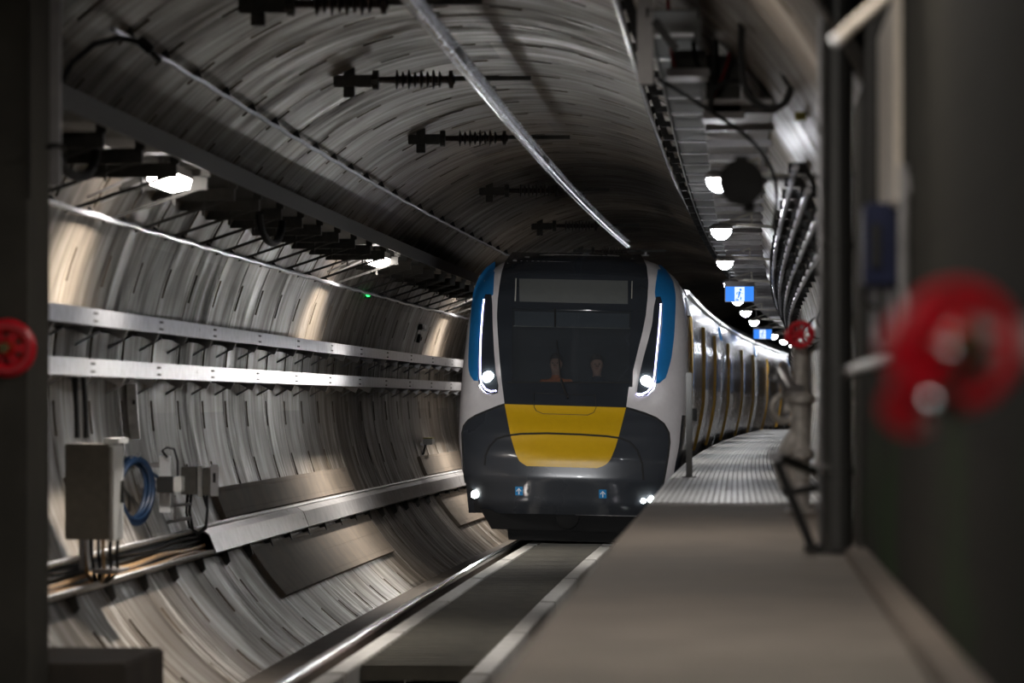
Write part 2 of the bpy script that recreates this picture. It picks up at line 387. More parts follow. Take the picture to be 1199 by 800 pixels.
# ------------------------------------------------------------------ setting: lining, track bed, walkway, near walls
RING = 1.7
def build_lining():
    Y0, rings = 18.1, 66
    # angle measured from straight up, positive to the right; the invert is left to the track bed
    A0 = math.radians(-150); A1 = math.radians(150)
    PITCHA = math.radians(11.25)
    angs = []          # (angle, slot?) grid lines
    k0, k1 = -12, 12
    half = 0.14 / RT
    lines = [A0]
    slot_cell = set()
    a = A0
    for k in range(k0, k1 + 1):
        c = (k - 0.45) * PITCHA
        s_, e_ = c - half, c + half
        mid = (lines[-1] + s_) / 2
        lines += [mid, s_]
        slot_cell.add(len(lines) - 1)
        lines += [c, e_]; slot_cell.add(len(lines) - 2)
    lines += [(lines[-1] + A1) / 2, A1]
    verts, faces, uvs = [], [], []
    def P(a_, Y, r): return W(math.sin(a_) * r, Y, ZT + math.cos(a_) * r)
    def quad(pts):
        i = len(verts)
        for (a_, Y, r) in pts: verts.append(P(a_, Y, r)); uvs.append((a_ * RT, Y))
        faces.append((i, i + 1, i + 2, i + 3))
    Ycols = []
    slotY = set(); grooveY = set(); bounds = [Y0]
    for q in range(rings):
        y = Y0 + q * RING
        for d, kind in ((0.026, 'g'), (0.12, None), (0.23, 's'), (0.75, None), (1.3, None), (RING, None)):
            bounds.append(y + d); i = len(bounds) - 2
            if kind == 'g': grooveY.add(i)
            if kind == 's': slotY.add(i)
    Yfar = bounds[-1]
    nC, nL = len(bounds) - 1, len(lines) - 1
    depth = {}
    for i in range(nC):
        ring = int(i / 6)
        for k in range(nL):
            d = 0.0
            if i in grooveY: d = 0.02
            elif i in slotY and k in slot_cell: d = 0.07
            depth[i, k] = d
    # radial joints, staggered from ring to ring
    for i in range(nC):
        for k in range(nL):
            d = depth[i, k]; a0, a1 = lines[k], lines[k + 1]; y0, y1 = bounds[i], bounds[i + 1]
            r = RT + d
            quad([(a0, y0, r), (a1, y0, r), (a1, y1, r), (a0, y1, r)])
            for (ni, nk, e) in ((i - 1, k, ((a0, y0), (a1, y0))), (i + 1, k, ((a1, y1), (a0, y1))), (i, k - 1, ((a0, y1), (a0, y0))), (i, k + 1, ((a1, y0), (a1, y1)))):
                dn = depth.get((ni, nk), d)
                if dn < d:
                    (p0, q0), (p1, q1) = e
                    quad([(p0, q0, RT + dn), (p1, q1, RT + dn), (p1, q1, r), (p0, q0, r)])
    for y in range(20):
        ya, yb = Yfar + y * 5, Yfar + y * 5 + 5
        for k in range(nL): quad([(lines[k], ya, RT), (lines[k + 1], ya, RT), (lines[k + 1], yb, RT), (lines[k], yb, RT)])
    me = bpy.data.meshes.new('wall_lining'); me.from_pydata(verts, [], faces)
    ul = me.uv_layers.new(name='arc')
    for lp in me.loops: ul.data[lp.index].uv = uvs[lp.vertex_index]
    bm = bmesh.new(); bm.from_mesh(me)
    bmesh.ops.remove_doubles(bm, verts=bm.verts, dist=0.0005)
    for f in bm.faces: f.smooth = True
    for e in bm.edges:
        if len(e.link_faces) == 2 and e.calc_face_angle(0) > 0.5: e.smooth = False
        elif len(e.link_faces) > 2: e.smooth = False
    bm.to_mesh(me); bm.free()
    me.materials.append(M['lining'])
    o = bpy.data.objects.new('wall_lining', me); C.objects.link(o)
    return struct(o)
build_lining()

YS = frange(10, 35, 25) + frange(37, 215, 2)
YN_ = [y for y in YS if y >= 35]
struct(MB().sweep([(-1.9, -0.62), (2.2, -0.62), (2.2, -0.46), (-1.9, -0.46)], YS).build('floor_trackbed', M['trackbed']))
for s_ in (-1, 1):
    struct(MB().sweep([(s_ * 1.12, -0.46), (s_ * 0.66, -0.46), (s_ * 0.66, -0.19), (s_ * 1.12, -0.19)], YS).build('trim_1' if s_ < 0 else 'trim_2', M['trackbed']))
# walkway
struct(MB().box(-0.63, 0.62, 0.8, 27.0, 0.95, 1.18).box(-0.56, 0.62, 0.8, 27.0, -0.5, 0.95).build('floor_walkway', M['concrete'], bevel=0.012))
struct(MB().sweep([(1.70, -0.5), (2.75, -0.5), (2.75, 1.08), (1.70, 1.08)], [27.02] + frange(28, 36, 2) + frange(38, 200, 2)).build('floor_walkway_base', M['trackbed']))
struct(MB().box(0.50, 0.60, 0.8, 17.6, 1.18, 1.235).build('baseboard_right', M['kerb'], bevel=0.008))
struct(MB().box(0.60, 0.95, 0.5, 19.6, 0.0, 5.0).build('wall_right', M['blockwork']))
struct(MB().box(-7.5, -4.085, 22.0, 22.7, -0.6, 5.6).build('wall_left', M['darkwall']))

def headwall():
    m = MB(); n = 64; A, B = [], []
    for k in range(n):
        a = 2 * math.pi * k / n; c, s_ = math.cos(a), math.sin(a)
        A.append((c * 3.42, s_ * 3.42)); q = 4.6 / max(abs(c), abs(s_)); B.append((c * q, s_ * q))
    rows = [[Vector((T0 + u, Y, ZT + z)) for u, z in P] for Y, P in ((17.9, A), (17.9, B), (18.08, B), (18.08, A), (17.9, A))]
    m.loft(rows, True)
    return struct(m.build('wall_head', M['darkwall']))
headwall()
# ------------------------------------------------------------------ track
def rail(u, label):
    r = thing('running_rail', W(u, 20, -0.19), label, 'rail')
    pr = [(-0.075, -0.19), (0.075, -0.19), (0.075, -0.178), (0.012, -0.155), (0.012, -0.045), (-0.012, -0.045), (-0.012, -0.155), (-0.075, -0.178)]
    hdp = [(-0.036, -0.045), (0.036, -0.045), (0.036, -0.012), (0.026, 0.0), (-0.026, 0.0), (-0.036, -0.012)]
    Y2 = [12.0] + [y for y in YS if y > 12 and y < 190]
    MB().sweep([(u + a, b) for a, b in pr], Y2).build('web', M['rail'], r)
    MB().sweep([(u + a, b) for a, b in hdp], Y2).build('rail_head', M['railhead'], r)
rail(-0.84, 'long steel running rail beside the sloping tunnel wall, its top polished bright')
rail(0.84, 'steel running rail on the far side of the centre slab, tucked below the raised walkway')
def fastener():
    r = thing('rail_fastener', (0, 0, 0), 'rust-red rail clip on its pad beside the polished rail', 'rail clip', 'rail clips along the left rail')
    MB().box(-0.10, 0.10, -0.09, 0.09, 0, 0.022).build('base_plate', M['darksteel'], r, bevel=0.004)
    MB().tube([(-0.05, -0.06, 0.02), (-0.05, -0.05, 0.06), (-0.01, -0.02, 0.075), (0.05, 0.0, 0.06), (0.05, 0.05, 0.045), (0.0, 0.06, 0.05), (-0.03, 0.05, 0.04)], 0.011, 8).build('spring_clip', M['darkred'], r, True)
    MB().lathe((0.07, 0.05, 0.02), (0, 0, 1), [(0, 0.022), (0.035, 0.022), (0.045, 0.012), (0.06, 0.010)], 6).build('bolt', M['galv'], r)
    return r
fp = fastener()
for i in range(24):
    Y = 26.2 + 0.7 * i
    o = fp if i == 0 else dup(fp, (0, 0, 0))
    o.location = W(-0.84 + 0.16, Y, -0.19)
# centre slab: pale edge blocks and dark cover plates
def edge_block():
    o = MB().box(-0.078, 0.078, 0.08, 4.79, -0.46, 0.0).build('edge_block', M['block'], bevel=0.008, origin=(0, 0, 0))
    return o
eb = edge_block(); first = True
order = ['first', 'second', 'third', 'fourth', 'fifth', 'sixth', 'seventh']
for side, uu in (('left', -0.555), ('right', 0.455)):
    for k in range(7):
        o = eb if first else eb.copy()
        if not first: C.objects.link(o)
        first = False
        Y = 21.95 + 4.87 * k
        o.location = W(uu, Y, 0); o.rotation_euler = (0, 0, hd(Y + 2.4))
        sd = 'by the polished rail' if side == 'left' else 'by the raised walkway'
        tag(o, '%s pale edge block from the near end, %s' % (order[k], sd) if k < 6 else 'pale concrete edge block under the train %s' % sd, 'edge block', 'edge blocks on the side ' + sd)
def deck_plate():
    m = MB().box(-0.418, 0.418, 0.012, 1.205, -0.12, -0.045)
    for i in range(8): m.box(-0.415, 0.415, 0.02 + i * 0.149, 0.128 + i * 0.149, -0.045, -0.022 if i % 2 else -0.004)
    return m.build('cover_plate', M['deck'], origin=(0, 0, 0))
dp = deck_plate()
tag(dp, 'dark ribbed cover plate laid across the centre slab between pale edge blocks', 'cover plate', 'dark cover plates of the centre slab')
for i in range(23):
    o = dp if i == 0 else dp.copy()
    if i: C.objects.link(o)
    Y = 27.8 + 1.2175 * i
    o.location = W(-0.05, Y, 0.0); o.rotation_euler = (0, 0, hd(Y))
tag(dp, 'nearest dark cover plate, closing the open end of the centre slab')

# ribbed walkway plates
def walk_plate():
    m = MB().box(0, 1.36, 0.01, 2.99, -0.10, -0.012)
    for i in range(30): m.box(0.012 + i * 0.0455, 0.047 + i * 0.0455, 0.02, 2.98, -0.0125, 0.010)
    for i in range(15): m.box(0.012, 1.35, 0.05 + i * 0.2, 0.07 + i * 0.2, -0.0125, 0.008)
    return m.build('walkway_plate', M['grating'], origin=(0, 0, 0))
wp = walk_plate()
tag(wp, 'ribbed steel walkway plate butting against the end of the concrete walkway', 'walkway plate', 'ribbed steel plates of the walkway')
for i in range(24):
    o = wp if i == 0 else wp.copy()
    Y = 27.01 + 3.0 * i
    if i:
        C.objects.link(o); o['label'] = 'ribbed steel walkway plate running on beside the train toward the bend'
    o.location = W(1.62, Y, 1.18); o.rotation_euler = (0, 0, hd(Y + 1.5))

# ------------------------------------------------------------------ left wall: trays, ladder, cables
def wall_frame(z):
    """inward normal and upward tangent of the left wall at height z, as (u, z) pairs"""
    u = -wall_u(z); n = ((-u) / RT, (ZT - z) / RT)
    return u, n, (-n[1], n[0])
def tray(z0, z1, lip_u, label):
    r = thing('cable_tray', W(lip_u, 24, z0), label, 'cable tray', 'pale cable trays along the left wall')
    Y2 = frange(23.2, 35, 2) + frange(36, 130, 2)
    wu = -wall_u(z0) - 0.01
    MB().sweep([(lip_u - 0.012, z0), (lip_u, z0), (lip_u, z1), (lip_u - 0.012, z1)], Y2).build('front_lip', M['galv'], r)
    MB().sweep([(wu, z0 + 0.0), (lip_u - 0.013, z0), (lip_u - 0.013, z0 + 0.012), (wu, z0 + 0.012)], Y2).build('tray_floor', M['darksteel'], r)
    cab = MB()
    for i in range(5):
        cab.tube([W(lip_u - 0.06 - 0.055 * i, Y, z0 + 0.012 + 0.024) for Y in Y2], 0.023, 6)
    cab.build('cable_bundle', M['rubber'], r, True)
    k = 0
    Y = 24.3
    while Y < 80:
        g = MB()
        u1 = lip_u - 0.02
        g.prism([(0, 0), (-0.30, 0), (-0.30, -0.035), (-0.09, -0.04), (0.0, -0.14)][::-1] if False else [(0, -0.002), (-0.035, -0.075), (-0.05, -0.075), (-0.20, -0.002)], W(u1, Y, z0), (1, 0, 0), (0, 0, 1), -0.05)
        g.bar(W(lip_u - 0.25, Y, z0 - 0.01), W(-wall_u(z0 - 0.13) - 0.01, Y, z0 - 0.13), 0.02)
        g.build('bracket', M['galvmatt'], r)
        Y += RING
    Y = 26.0; Yb = []
    while Y < 80:
        b = MB()
        for dz in (0.035, 0.095):
            for dy in (-0.05, 0.05): b.box(*(lambda p: (p.x - 0.002, p.x + 0.008, Y + dy - 0.035, Y + dy + 0.035, z0 + dz - 0.008, z0 + dz + 0.008))(W(lip_u, Y, 0)))
        b.build('splice_bolts', M['darksteel'], r)
        Y += 2 * RING
    return r
tray(2.49, 2.62, -2.68, 'upper of two pale metal cable trays running along the left wall')
tray(2.10, 2.235, -2.70, 'lower of two pale metal cable trays running along the left wall')

def upper_ladder():
    lip = -1.96; z0, z1 = 3.745, 3.90
    r = thing('cable_ladder', W(lip, 24, z0), 'broad dark cable ladder high on the left wall above the lamps', 'cable ladder')
    Y2 = frange(23.0, 35, 2) + frange(36, 130, 2)
    MB().sweep([(lip - 0.015, z0), (lip, z0), (lip, z1), (lip - 0.015, z1)], Y2).build('front_lip', M['dulllip'], r)
    MB().sweep([(-2.40, z0 + 0.05), (lip - 0.016, z0 + 0.05), (lip - 0.016, z0 + 0.065), (-2.40, z0 + 0.065)], Y2).build('tray_floor', M['darksteel'], r)
    c = MB()
    for i in range(5): c.tube([W(lip - 0.08 - 0.07 * i, Y, z0 + 0.10) for Y in Y2], 0.032, 6)
    c.build('cable_bundle', M['rubber'], r, True)
    Y = 24.0
    while Y < 82:
        w_ = -wall_u(z0 - 0.1) - 0.005
        a = MB().box(W(w_, Y, 0).x, W(lip - 0.05, Y, 0).x, Y, Y + 0.06, z0 - 0.13, z0 - 0.02).box(W(lip - 0.10, Y, 0).x, W(lip - 0.03, Y, 0).x, Y, Y + 0.06, z0 - 0.03, z0 + 0.052)
        a.build('arm', M['darksteel'], r)
        b = MB().bar(W(lip - 0.12, Y + 0.03, z0 - 0.12), W(-wall_u(3.36) - 0.005, Y + 0.03, 3.36), 0.025)
        b.bar(W(lip - 0.32, Y + 0.03, z0 - 0.12), W(lip - 0.32, Y + 0.03, 3.49), 0.02)
        b.build('strut', M['darksteel'], r)
        Y += RING
    # loop of slack cable hanging under the ladder
    for yy in (36.0, 25.2):
        MB().tube([W(-2.12, yy + 0.9 * math.cos(math.pi * t / 10), 3.64 - 0.24 * math.sin(math.pi * t / 10)) for t in range(11)], 0.035, 8).build('cable_loop', M['rubber'], r, True)
upper_ladder()

def clipped_cable(name, u, z, Ya, Yb, r0, label, side=-1, mat='cable_white', clipdir=None, sag=0.012):
    t = thing(name, W(u, Ya, z), label, 'cable')
    pts = []
    n = int((Yb - Ya) / 0.34)
    for i in range(n + 1):
        Y = Ya + (Yb - Ya) * i / n
        ph = ((Y - 18.1) / RING) % 1.0
        pts.append(W(u, Y, z - sag * math.sin(math.pi * ph)))
    MB().tube(pts, r0, 8).build('jacket', M[mat], t, True)
    Y = 18.1 + RING * math.ceil((Ya - 18.1) / RING)
    a = math.atan2(u, z - ZT)
    while Y < min(Yb, 82):
        m = MB()
        p = W(u, Y, z); q = W(math.sin(a) * (RT + 0.004), Y, ZT + math.cos(a) * (RT + 0.004))
        d = (q - p).normalized(); tn = Vector((d.z, 0, -d.x))
        m.prism([(-0.014, 0.012), (0.014, 0.012), (0.04, (q - p).length), (-0.04, (q - p).length)], p - Vector((0, 0.02, 0)), tn, d, 0.04)
        m.build('cable_clip', M['black'], t)
        Y += RING
    return t
clipped_cable('radiating_cable', -2.775, 3.375, 23.3, 100, 0.026, 'pale clipped cable on the left wall between the lamps and the cable trays')
clipped_cable('radiating_cable', -1.93, 4.42, 25.6, 100, 0.021, 'pale clipped cable on the upper left of the vault above the dark ladder')
clipped_cable('radiating_cable', 1.40, 4.77, 23.5, 100, 0.026, 'thin bluish clipped cable on the right of the vault beside the hanging post')
# the dark tail of the upper cable
tl = thing('cable_tail', at(165, 50, 25.6), 'black cable tail drooping from the end of the upper left vault cable', 'cable')
MB().tube([at(188, 71, 25.55), at(166, 50, 25.5), at(140, 44, 25.3), at(110, 52, 25.0), at(84, 74, 24.7), at(72, 96, 24.4)], 0.02, 8).build('jacket', M['rubber'], tl, True)
MB().tube([at(178, 60, 25.5), at(163, 46, 25.5)], 0.035, 8).build('connector', M['black'], tl, True)

# ------------------------------------------------------------------ lamps
def wall_lamp():
    """long luminaire under the ladder; local x points away from the left wall, y along the tunnel"""
    r = thing('tunnel_luminaire', (0, 0, 0), 'x', 'lamp', 'luminaires on the left wall')
    MB().prism([(-0.13, 0.0), (0.07, 0.03), (0.06, 0.10), (-0.11, 0.08)], (0, 0.62, 0), (1, 0, 0), (0, 0, 1), 1.24).build('housing', M['boxgrey'], r)
    MB().prism([(-0.12, -0.002), (-0.09, -0.075), (0.05, -0.045), (0.065, 0.026)], (0, 0.58, 0), (1, 0, 0), (0, 0, 1), 1.16).build('diffuser', M['lamp_left'], r)
    for q in (-0.33, 0.33): MB().box(-0.06, -0.03, q - 0.02, q + 0.02, 0.07, 0.15).bar((-0.045, q, 0.10), (-0.62, q, -0.16), 0.02).build('mounting_bracket', M['galvmatt'], r)
    return r
lp = wall_lamp()
lab = ['large glowing luminaire under the ladder on the left wall, left of the vault', 'glowing luminaire on the left wall nearer the train, above the green light']
for i, Y in enumerate((30.0, 47.2, 64.4, 81.6, 98.8)):
    o = lp if i == 0 else dup(lp, (0, 0, 0))
    o.location = W(-2.17, Y, 3.655); o.rotation_euler = (0, 0, hd(Y))
    al = bpy.data.lights.new('luminaire_light', 'AREA'); al.shape = 'RECTANGLE'; al.size = 0.16; al.size_y = 1.1; al.energy = 115; al.color = WHITE; al.spread = math.radians(125)
    ao = bpy.data.objects.new('luminaire_light', al); C.objects.link(ao); ao.location = W(-2.19, Y, 3.565); ao.rotation_euler = (0, math.radians(14), hd(Y))
    o['label'] = lab[i] if i < 2 else 'glowing luminaire on the left wall hidden alongside the train'
def dome_lamp():
    r = thing('dome_lamp', (0, 0, 0), 'x', 'lamp', 'domed lamps over the walkway')
    prof = [(-0.10 * math.cos(a), 0.10 * math.sin(a)) for a in [math.pi / 2 * k / 6 for k in range(7)]]
    MB().lathe((0, 0, 0), (0, 0, 1), prof, 16).build('dome', M['lamp_right'], r, True)
    MB().lathe((0, 0, 0), (0, 0, 1), [(0.0, 0.115), (0.03, 0.115), (0.06, 0.08)], 16).build('housing', M['galvmatt'], r, True)
    MB().bar((0, 0, 0.06), (0.62, 0, 0.02), 0.03).bar((0, 0, 0.06), (0.30, 0, 0.16), 0.02).bar((0.30, 0, 0.16), (0.30, 0, 0.03), 0.02).build('arm', M['cream'], r)
    return r
dl = dome_lamp()
dlab = ['domed white lamp half hidden behind the black round horn', 'domed white lamp on its arm just below the black round horn', 'domed white lamp between the black horn and the near exit sign',
        'domed white lamp behind the near exit sign']
for i in range(13):
    Y = 29.3 + 8.6 * i
    o = dl if i == 0 else dup(dl, (0, 0, 0))
    u = 2.13 - 0.025 * min(i, 6)
    o.location = W(u, Y, 3.60); o.rotation_euler = (0, 0, hd(Y))
    sl = bpy.data.lights.new('dome_light', 'SPOT'); sl.energy = 105; sl.spot_size = math.radians(105); sl.spot_blend = 0.7; sl.shadow_soft_size = 0.06; sl.color = (1.0, 0.97, 0.94)
    so_ = bpy.data.objects.new('dome_light', sl); C.objects.link(so_); so_.location = W(u, Y, 3.47)
    o['label'] = dlab[i] if i < 4 else ('small far domed lamp in the row between the two blue exit signs' if i < 7 else 'tiny distant domed lamp at the bend beyond the farther blue exit sign')

# ------------------------------------------------------------------ exit signs
MAN = [  # limbs of the running figure inside a 1 x 1.5 frame: polyline and width
 ([(0.52, 1.02), (0.44, 0.66)], 0.20), ([(0.44, 0.66), (0.66, 0.42), (0.60, 0.16)], 0.12), ([(0.44, 0.66), (0.36, 0.36), (0.12, 0.30)], 0.12),
 ([(0.54, 1.0), (0.74, 0.80), (0.88, 0.86)], 0.09), ([(0.50, 1.0), (0.26, 0.94), (0.20, 0.72)], 0.09)]
def exit_sign(loc, w, h, rz, label):
    r = thing('exit_sign', loc, label, 'sign', 'blue exit signs', rz)
    org = Vector(loc)
    def b(m, name, mat, par=r, **k):
        o = m.build(name, mat, None, origin=(0, 0, 0), **k); o.parent = par; return o
    b(MB().box(-w / 2, w / 2, 0, 0.05, -h / 2, h / 2 + 0.0).box(-w / 2, w / 2, -0.004, 0.05, h / 2, h / 2 + 0.06), 'housing', M['galvmatt'])
    p = b(MB().box(-w / 2 + 0.012, w / 2 - 0.012, -0.008, 0.0, -h / 2 + 0.012, h / 2 - 0.006), 'sign_panel', M['sign_blue'])
    pw, ph = h * 0.62, h * 0.90
    g = b(MB().box(-pw / 2, pw / 2, -0.012, -0.0081, -ph / 2, ph / 2), 'door_pictogram', M['sign_white'], p)
    m = MB(); s = ph / 1.5
    def q(x, z): return Vector(((x - 0.5) * s, -0.014, (z - 0.75) * s))
    for pl, wd in MAN:
        for a, c in zip(pl, pl[1:]): m.bar(q(*a), q(*c), wd * s, 0.004)
    m.lathe(q(0.60, 1.20) + Vector((0, -0.002, 0)), (0, 1, 0), [(0, 0.12 * s), (0.004, 0.12 * s)], 12)
    m.box(-pw / 2 * 0.8, -pw * 0.1, -0.0145, -0.012, -ph / 2 + 0.01, -ph / 2 + 0.03)
    b(m, 'running_figure', M['sign_blue'], p)
    b(MB().box(-w * 0.35, -w * 0.33, 0.02, 0.035, h / 2 + 0.06, h / 2 + 0.45).box(w * 0.33, w * 0.35, 0.02, 0.035, h / 2 + 0.06, h / 2 + 0.45).box(-w * 0.35, w * 0.35 + 0.5, 0.015, 0.04, h / 2 + 0.44, h / 2 + 0.47), 'hanger', M['galvmatt'])
e1 = at(866, 344.5, 54.3); e2 = at(893, 391.5, 88.3)
exit_sign(e1, 0.42, 0.225, hd(54), 'larger nearer blue exit sign with a white running figure')
exit_sign(e2, 0.43, 0.23, hd(91), 'smaller farther blue exit sign above the train roof at the bend')

# ------------------------------------------------------------------ lower duct, covers, board panels
def duct():
    z = 0.56
    u, n, t = wall_frame(z)
    def L(a, b): return (u + n[0] * a + t[0] * b, z + n[1] * a + t[1] * b)     # a: off the wall, b: up the wall
    r = thing('cable_duct', W(u, 24, z), 'open metal cable duct low on the left wall with tan cables lying in it', 'cable duct')
    Y2 = frange(23.0, 35.0, 2) + frange(36, 100, 2)
    MB().sweep([L(0.0, -0.14), L(0.03, -0.14), L(0.03, 0.14), L(0.0, 0.14)], Y2).build('back_plate', M['darksteel'], r)
    for nm, b0 in (('upper_rail', 0.10), ('lower_rail', -0.135)):
        MB().sweep([L(0.03, b0), L(0.125, b0), L(0.14, b0 + 0.018), L(0.125, b0 + 0.036), L(0.03, b0 + 0.036)], Y2).build(nm, M['galvlight'], r)
    for i in range(4):
        pts = []
        for k, Y in enumerate(frange(23.0, 35.6, 0.45)):
            q = L(0.055 + 0.018 * (i % 2), -0.075 + 0.045 * i + 0.012 * math.sin(Y * 1.7 + i * 2))
            pts.append(W(q[0], Y, q[1]))
        MB().tube(pts, 0.019, 7).build('cable', M['copper' if i < 2 else 'rubber'], r, True)
    Y = 26.6
    while Y < 80:
        m = MB()
        a, b = L(0.06, -0.142), L(0.012, -0.42)
        m.prism([(0, 0), (0.085, 0), (0.062, -0.11), (0, -0.13)], W(*(L(0.0, -0.14)[:1]), Y, L(0, -0.14)[1]), (n[0], 0, n[1]), (t[0], 0, t[1]), 0.055)
        m.build('bracket', M['darksteel'], r)
        Y += RING
    cuts = [35.5, 43.1, 50.5, 57.2, 64.0, 71.0, 78.0]
    names = ['pale lid of the low wall duct where the open duct ends', 'pale second lid of the low wall duct beyond the first joint', 'pale lid of the low wall duct halfway to the train',
             'pale lid of the low wall duct below the yellow-topped box', 'pale lid of the low wall duct nearest the train front', 'pale duct lid hidden beside the train']
    for i, (a, b) in enumerate(zip(cuts, cuts[1:])):
        o = MB().sweep([L(0.145, -0.15), L(0.155, -0.15), L(0.175, 0.03), L(0.10, 0.155), L(0.032, 0.155), L(0.032, 0.145), L(0.095, 0.145), L(0.165, 0.03)], [a + 0.02] + frange(a + 1, b - 1, 1.5) + [b - 0.02]).build('duct_lid', M['galvmatt'] if i else M['galv'])
        tag(o, names[i], 'duct lid', 'lids of the low wall duct')
duct()
def board(Ya, Yb, za, zb, label):
    rows_in, rows = [], []
    aa = [math.atan2(-wall_u(z), z - ZT) for z in (za, zb)]
    m = MB()
    n = 14
    Y2 = frange(Ya, Yb, 2)
    prof = []
    for k in range(n + 1):
        a = aa[0] + (aa[1] - aa[0]) * k / n; prof.append((math.sin(a) * (RT + 0.002), ZT + math.cos(a) * (RT + 0.002)))
    for k in range(n, -1, -1):
        a = aa[0] + (aa[1] - aa[0]) * k / n; prof.append((math.sin(a) * (RT - 0.055), ZT + math.cos(a) * (RT - 0.055)))
    m.sweep(prof, Y2)
    o = m.build('lining_board', M['panel'], None, True, 30)
    return tag(o, label, 'wall board', 'brown boards on the lower left wall')
# the boards stop short of the duct, which runs across between an upper and a lower board
board(38.0, 50.2, 0.73, 1.03, 'brown board on the lower left wall above the pale duct lids')
board(38.6, 50.2, -0.08, 0.40, 'brown board on the lower left wall below the pale duct lids')
board(60.5, 74, 0.73, 1.03, 'brown board above the duct close to the train, beside the headlamp glow')
board(60.5, 74, -0.08, 0.40, 'brown board below the duct close to the train, by the rail')

# ------------------------------------------------------------------ cabinet, coil, boxes on the left wall
def cabinet():
    r = thing('control_cabinet', W(-2.7, 29.1, 0.86), 'grey steel control cabinet with a pale door on the lower left wall', 'cabinet')
    u0, u1 = -2.81, -2.47
    MB().box(T0 + u0, T0 + u1, 28.8, 29.27, 0.86, 1.585).build('body', M['cabinet'], r, bevel=0.008)
    d = MB().box(T0 + u1 + 0.001, T0 + u1 + 0.03, 28.79, 29.28, 0.85, 1.57).build('door', M['door_white'], r, bevel=0.005)
    MB().box(T0 + u1 + 0.031, T0 + u1 + 0.055, 29.14, 29.21, 1.13, 1.30).tube([(T0 + u1 + 0.05, 29.17, 1.25), (T0 + u1 + 0.09, 29.17, 1.2), (T0 + u1 + 0.09, 29.17, 1.06)], 0.012, 8).build('handle', M['darksteel'], d)
    MB().box(T0 + u1 - 0.05, T0 + u1 + 0.06, 28.85, 29.32, 1.586, 1.625).build('rain_lip', M['door_white'], r)
    g = MB().box(-2.62 + T0, -2.40 + T0 - 0.02, 28.9, 29.4, 0.60, 0.63).box(-2.72 + T0, -2.69 + T0, 28.9, 29.4, 0.63, 0.855)
    g.build('gland_frame', M['galvmatt'], r)
    for i in range(6):
        MB().tube([(T0 - 2.70 + 0.05 * i, 29.0 + 0.04 * (i % 3), 0.87), (T0 - 2.695 + 0.047 * i, 29.0 + 0.04 * (i % 3), 0.74), (T0 - 2.68 + 0.045 * i, 29.03 + 0.04 * (i % 3), 0.60), (T0 - 2.66 + 0.02 * i, 29.2, 0.52)], 0.014, 7).build('cable', M['rubber' if i % 3 else 'copper'], r, True)
cabinet()
def risers():
    r = thing('cable_riser', (T0 - 2.74, 29.05, 1.59), 'pair of dark cables rising from the grey cabinet to the lower pale tray', 'cable riser')
    for dx in (0.0, 0.07): MB().tube([(T0 - 2.76 + dx, 29.05, 1.626), (T0 - 2.765 + dx, 29.05, 1.85), (T0 - 2.78 + dx, 29.05, 2.09)], 0.022, 8).build('cable', M['rubber'], r, True)
    Y = 33.9
    c = thing('wall_channel', W(-3.1, Y, 1.57), 'short pale upright channel on the left wall between the blue coil and the lower tray', 'channel')
    MB().bar(W(-wall_u(1.57) + 0.03, Y, 1.57), W(-wall_u(2.06) + 0.03, Y, 2.06), 0.10, 0.05).build('channel_body', M['galvlight'], c)
    MB().obox(W(-wall_u(1.9) + 0.065, Y, 1.9), (0.02, 0.14, 0.04)).build('strap', M['darksteel'], c)
    p = thing('wall_port', at(472, 383, 61), 'dark rectangular fixture on the left wall above the trays, near the train', 'wall fixture')
    q = Vector((T0 + cx(61) - wall_u(2.6), 61, 0))
    for nm, z in (('rectangular', 3.09), ('round', 2.92)):
        X = T0 + cx(61) - wall_u(z) + 0.02
        if nm == 'rectangular':
            MB().box(X - 0.03, X + 0.05, 60.6, 61.5, z - 0.045, z + 0.045).build('case', M['black'], p, bevel=0.01)
            MB().box(X + 0.051, X + 0.06, 60.75, 61.35, z - 0.03, z + 0.03).build('cover', M['darksteel'], p)
        else:
            w = thing('wall_port', (X, 61, z), 'dark round port on the left wall just above the upper pale tray, near the train', 'wall fixture')
            MB().torus((X, 61.05, z), (1, 0, -0.25), 0.33, 0.04, 24, 8, 1.0).build('rim', M['black'], w, True) if False else MB().lathe((X - 0.02, 61.05, z), (1, 0, -0.2), [(0, 0.07), (0.05, 0.07), (0.06, 0.05)], 18).build('rim', M['black'], w, True)
            MB().lathe((X + 0.041, 61.05, z - 0.008), (1, 0, -0.2), [(0, 0.035), (0.015, 0.03)], 14).build('plug', M['darksteel'], w, True)
risers()
def coil():
    r = thing('cable_coil', W(-2.85, 33, 1.1), 'dark blue cable coil hanging on the wall right of the grey cabinet', 'cable coil')
    m = MB()
    for i in range(9):
        m.torus(W(-2.93 + 0.014 * (i % 4) + 0.012 * (i // 4), 32.7 + 0.03 * (i % 3), 1.13 + 0.008 * (i % 4)), (1, -0.42, 0.1 * ((i % 3) - 1)), 0.25 + 0.014 * (i % 3), 0.019, 28, 6, 1.0)
    m.build('windings', M['cable_blue'], r, True)
    MB().tube([W(-3.12, 32.72, 1.42), W(-2.88, 32.72, 1.42), W(-2.85, 32.72, 1.46)], 0.012, 6).build('hook', M['galv'], r)
coil()
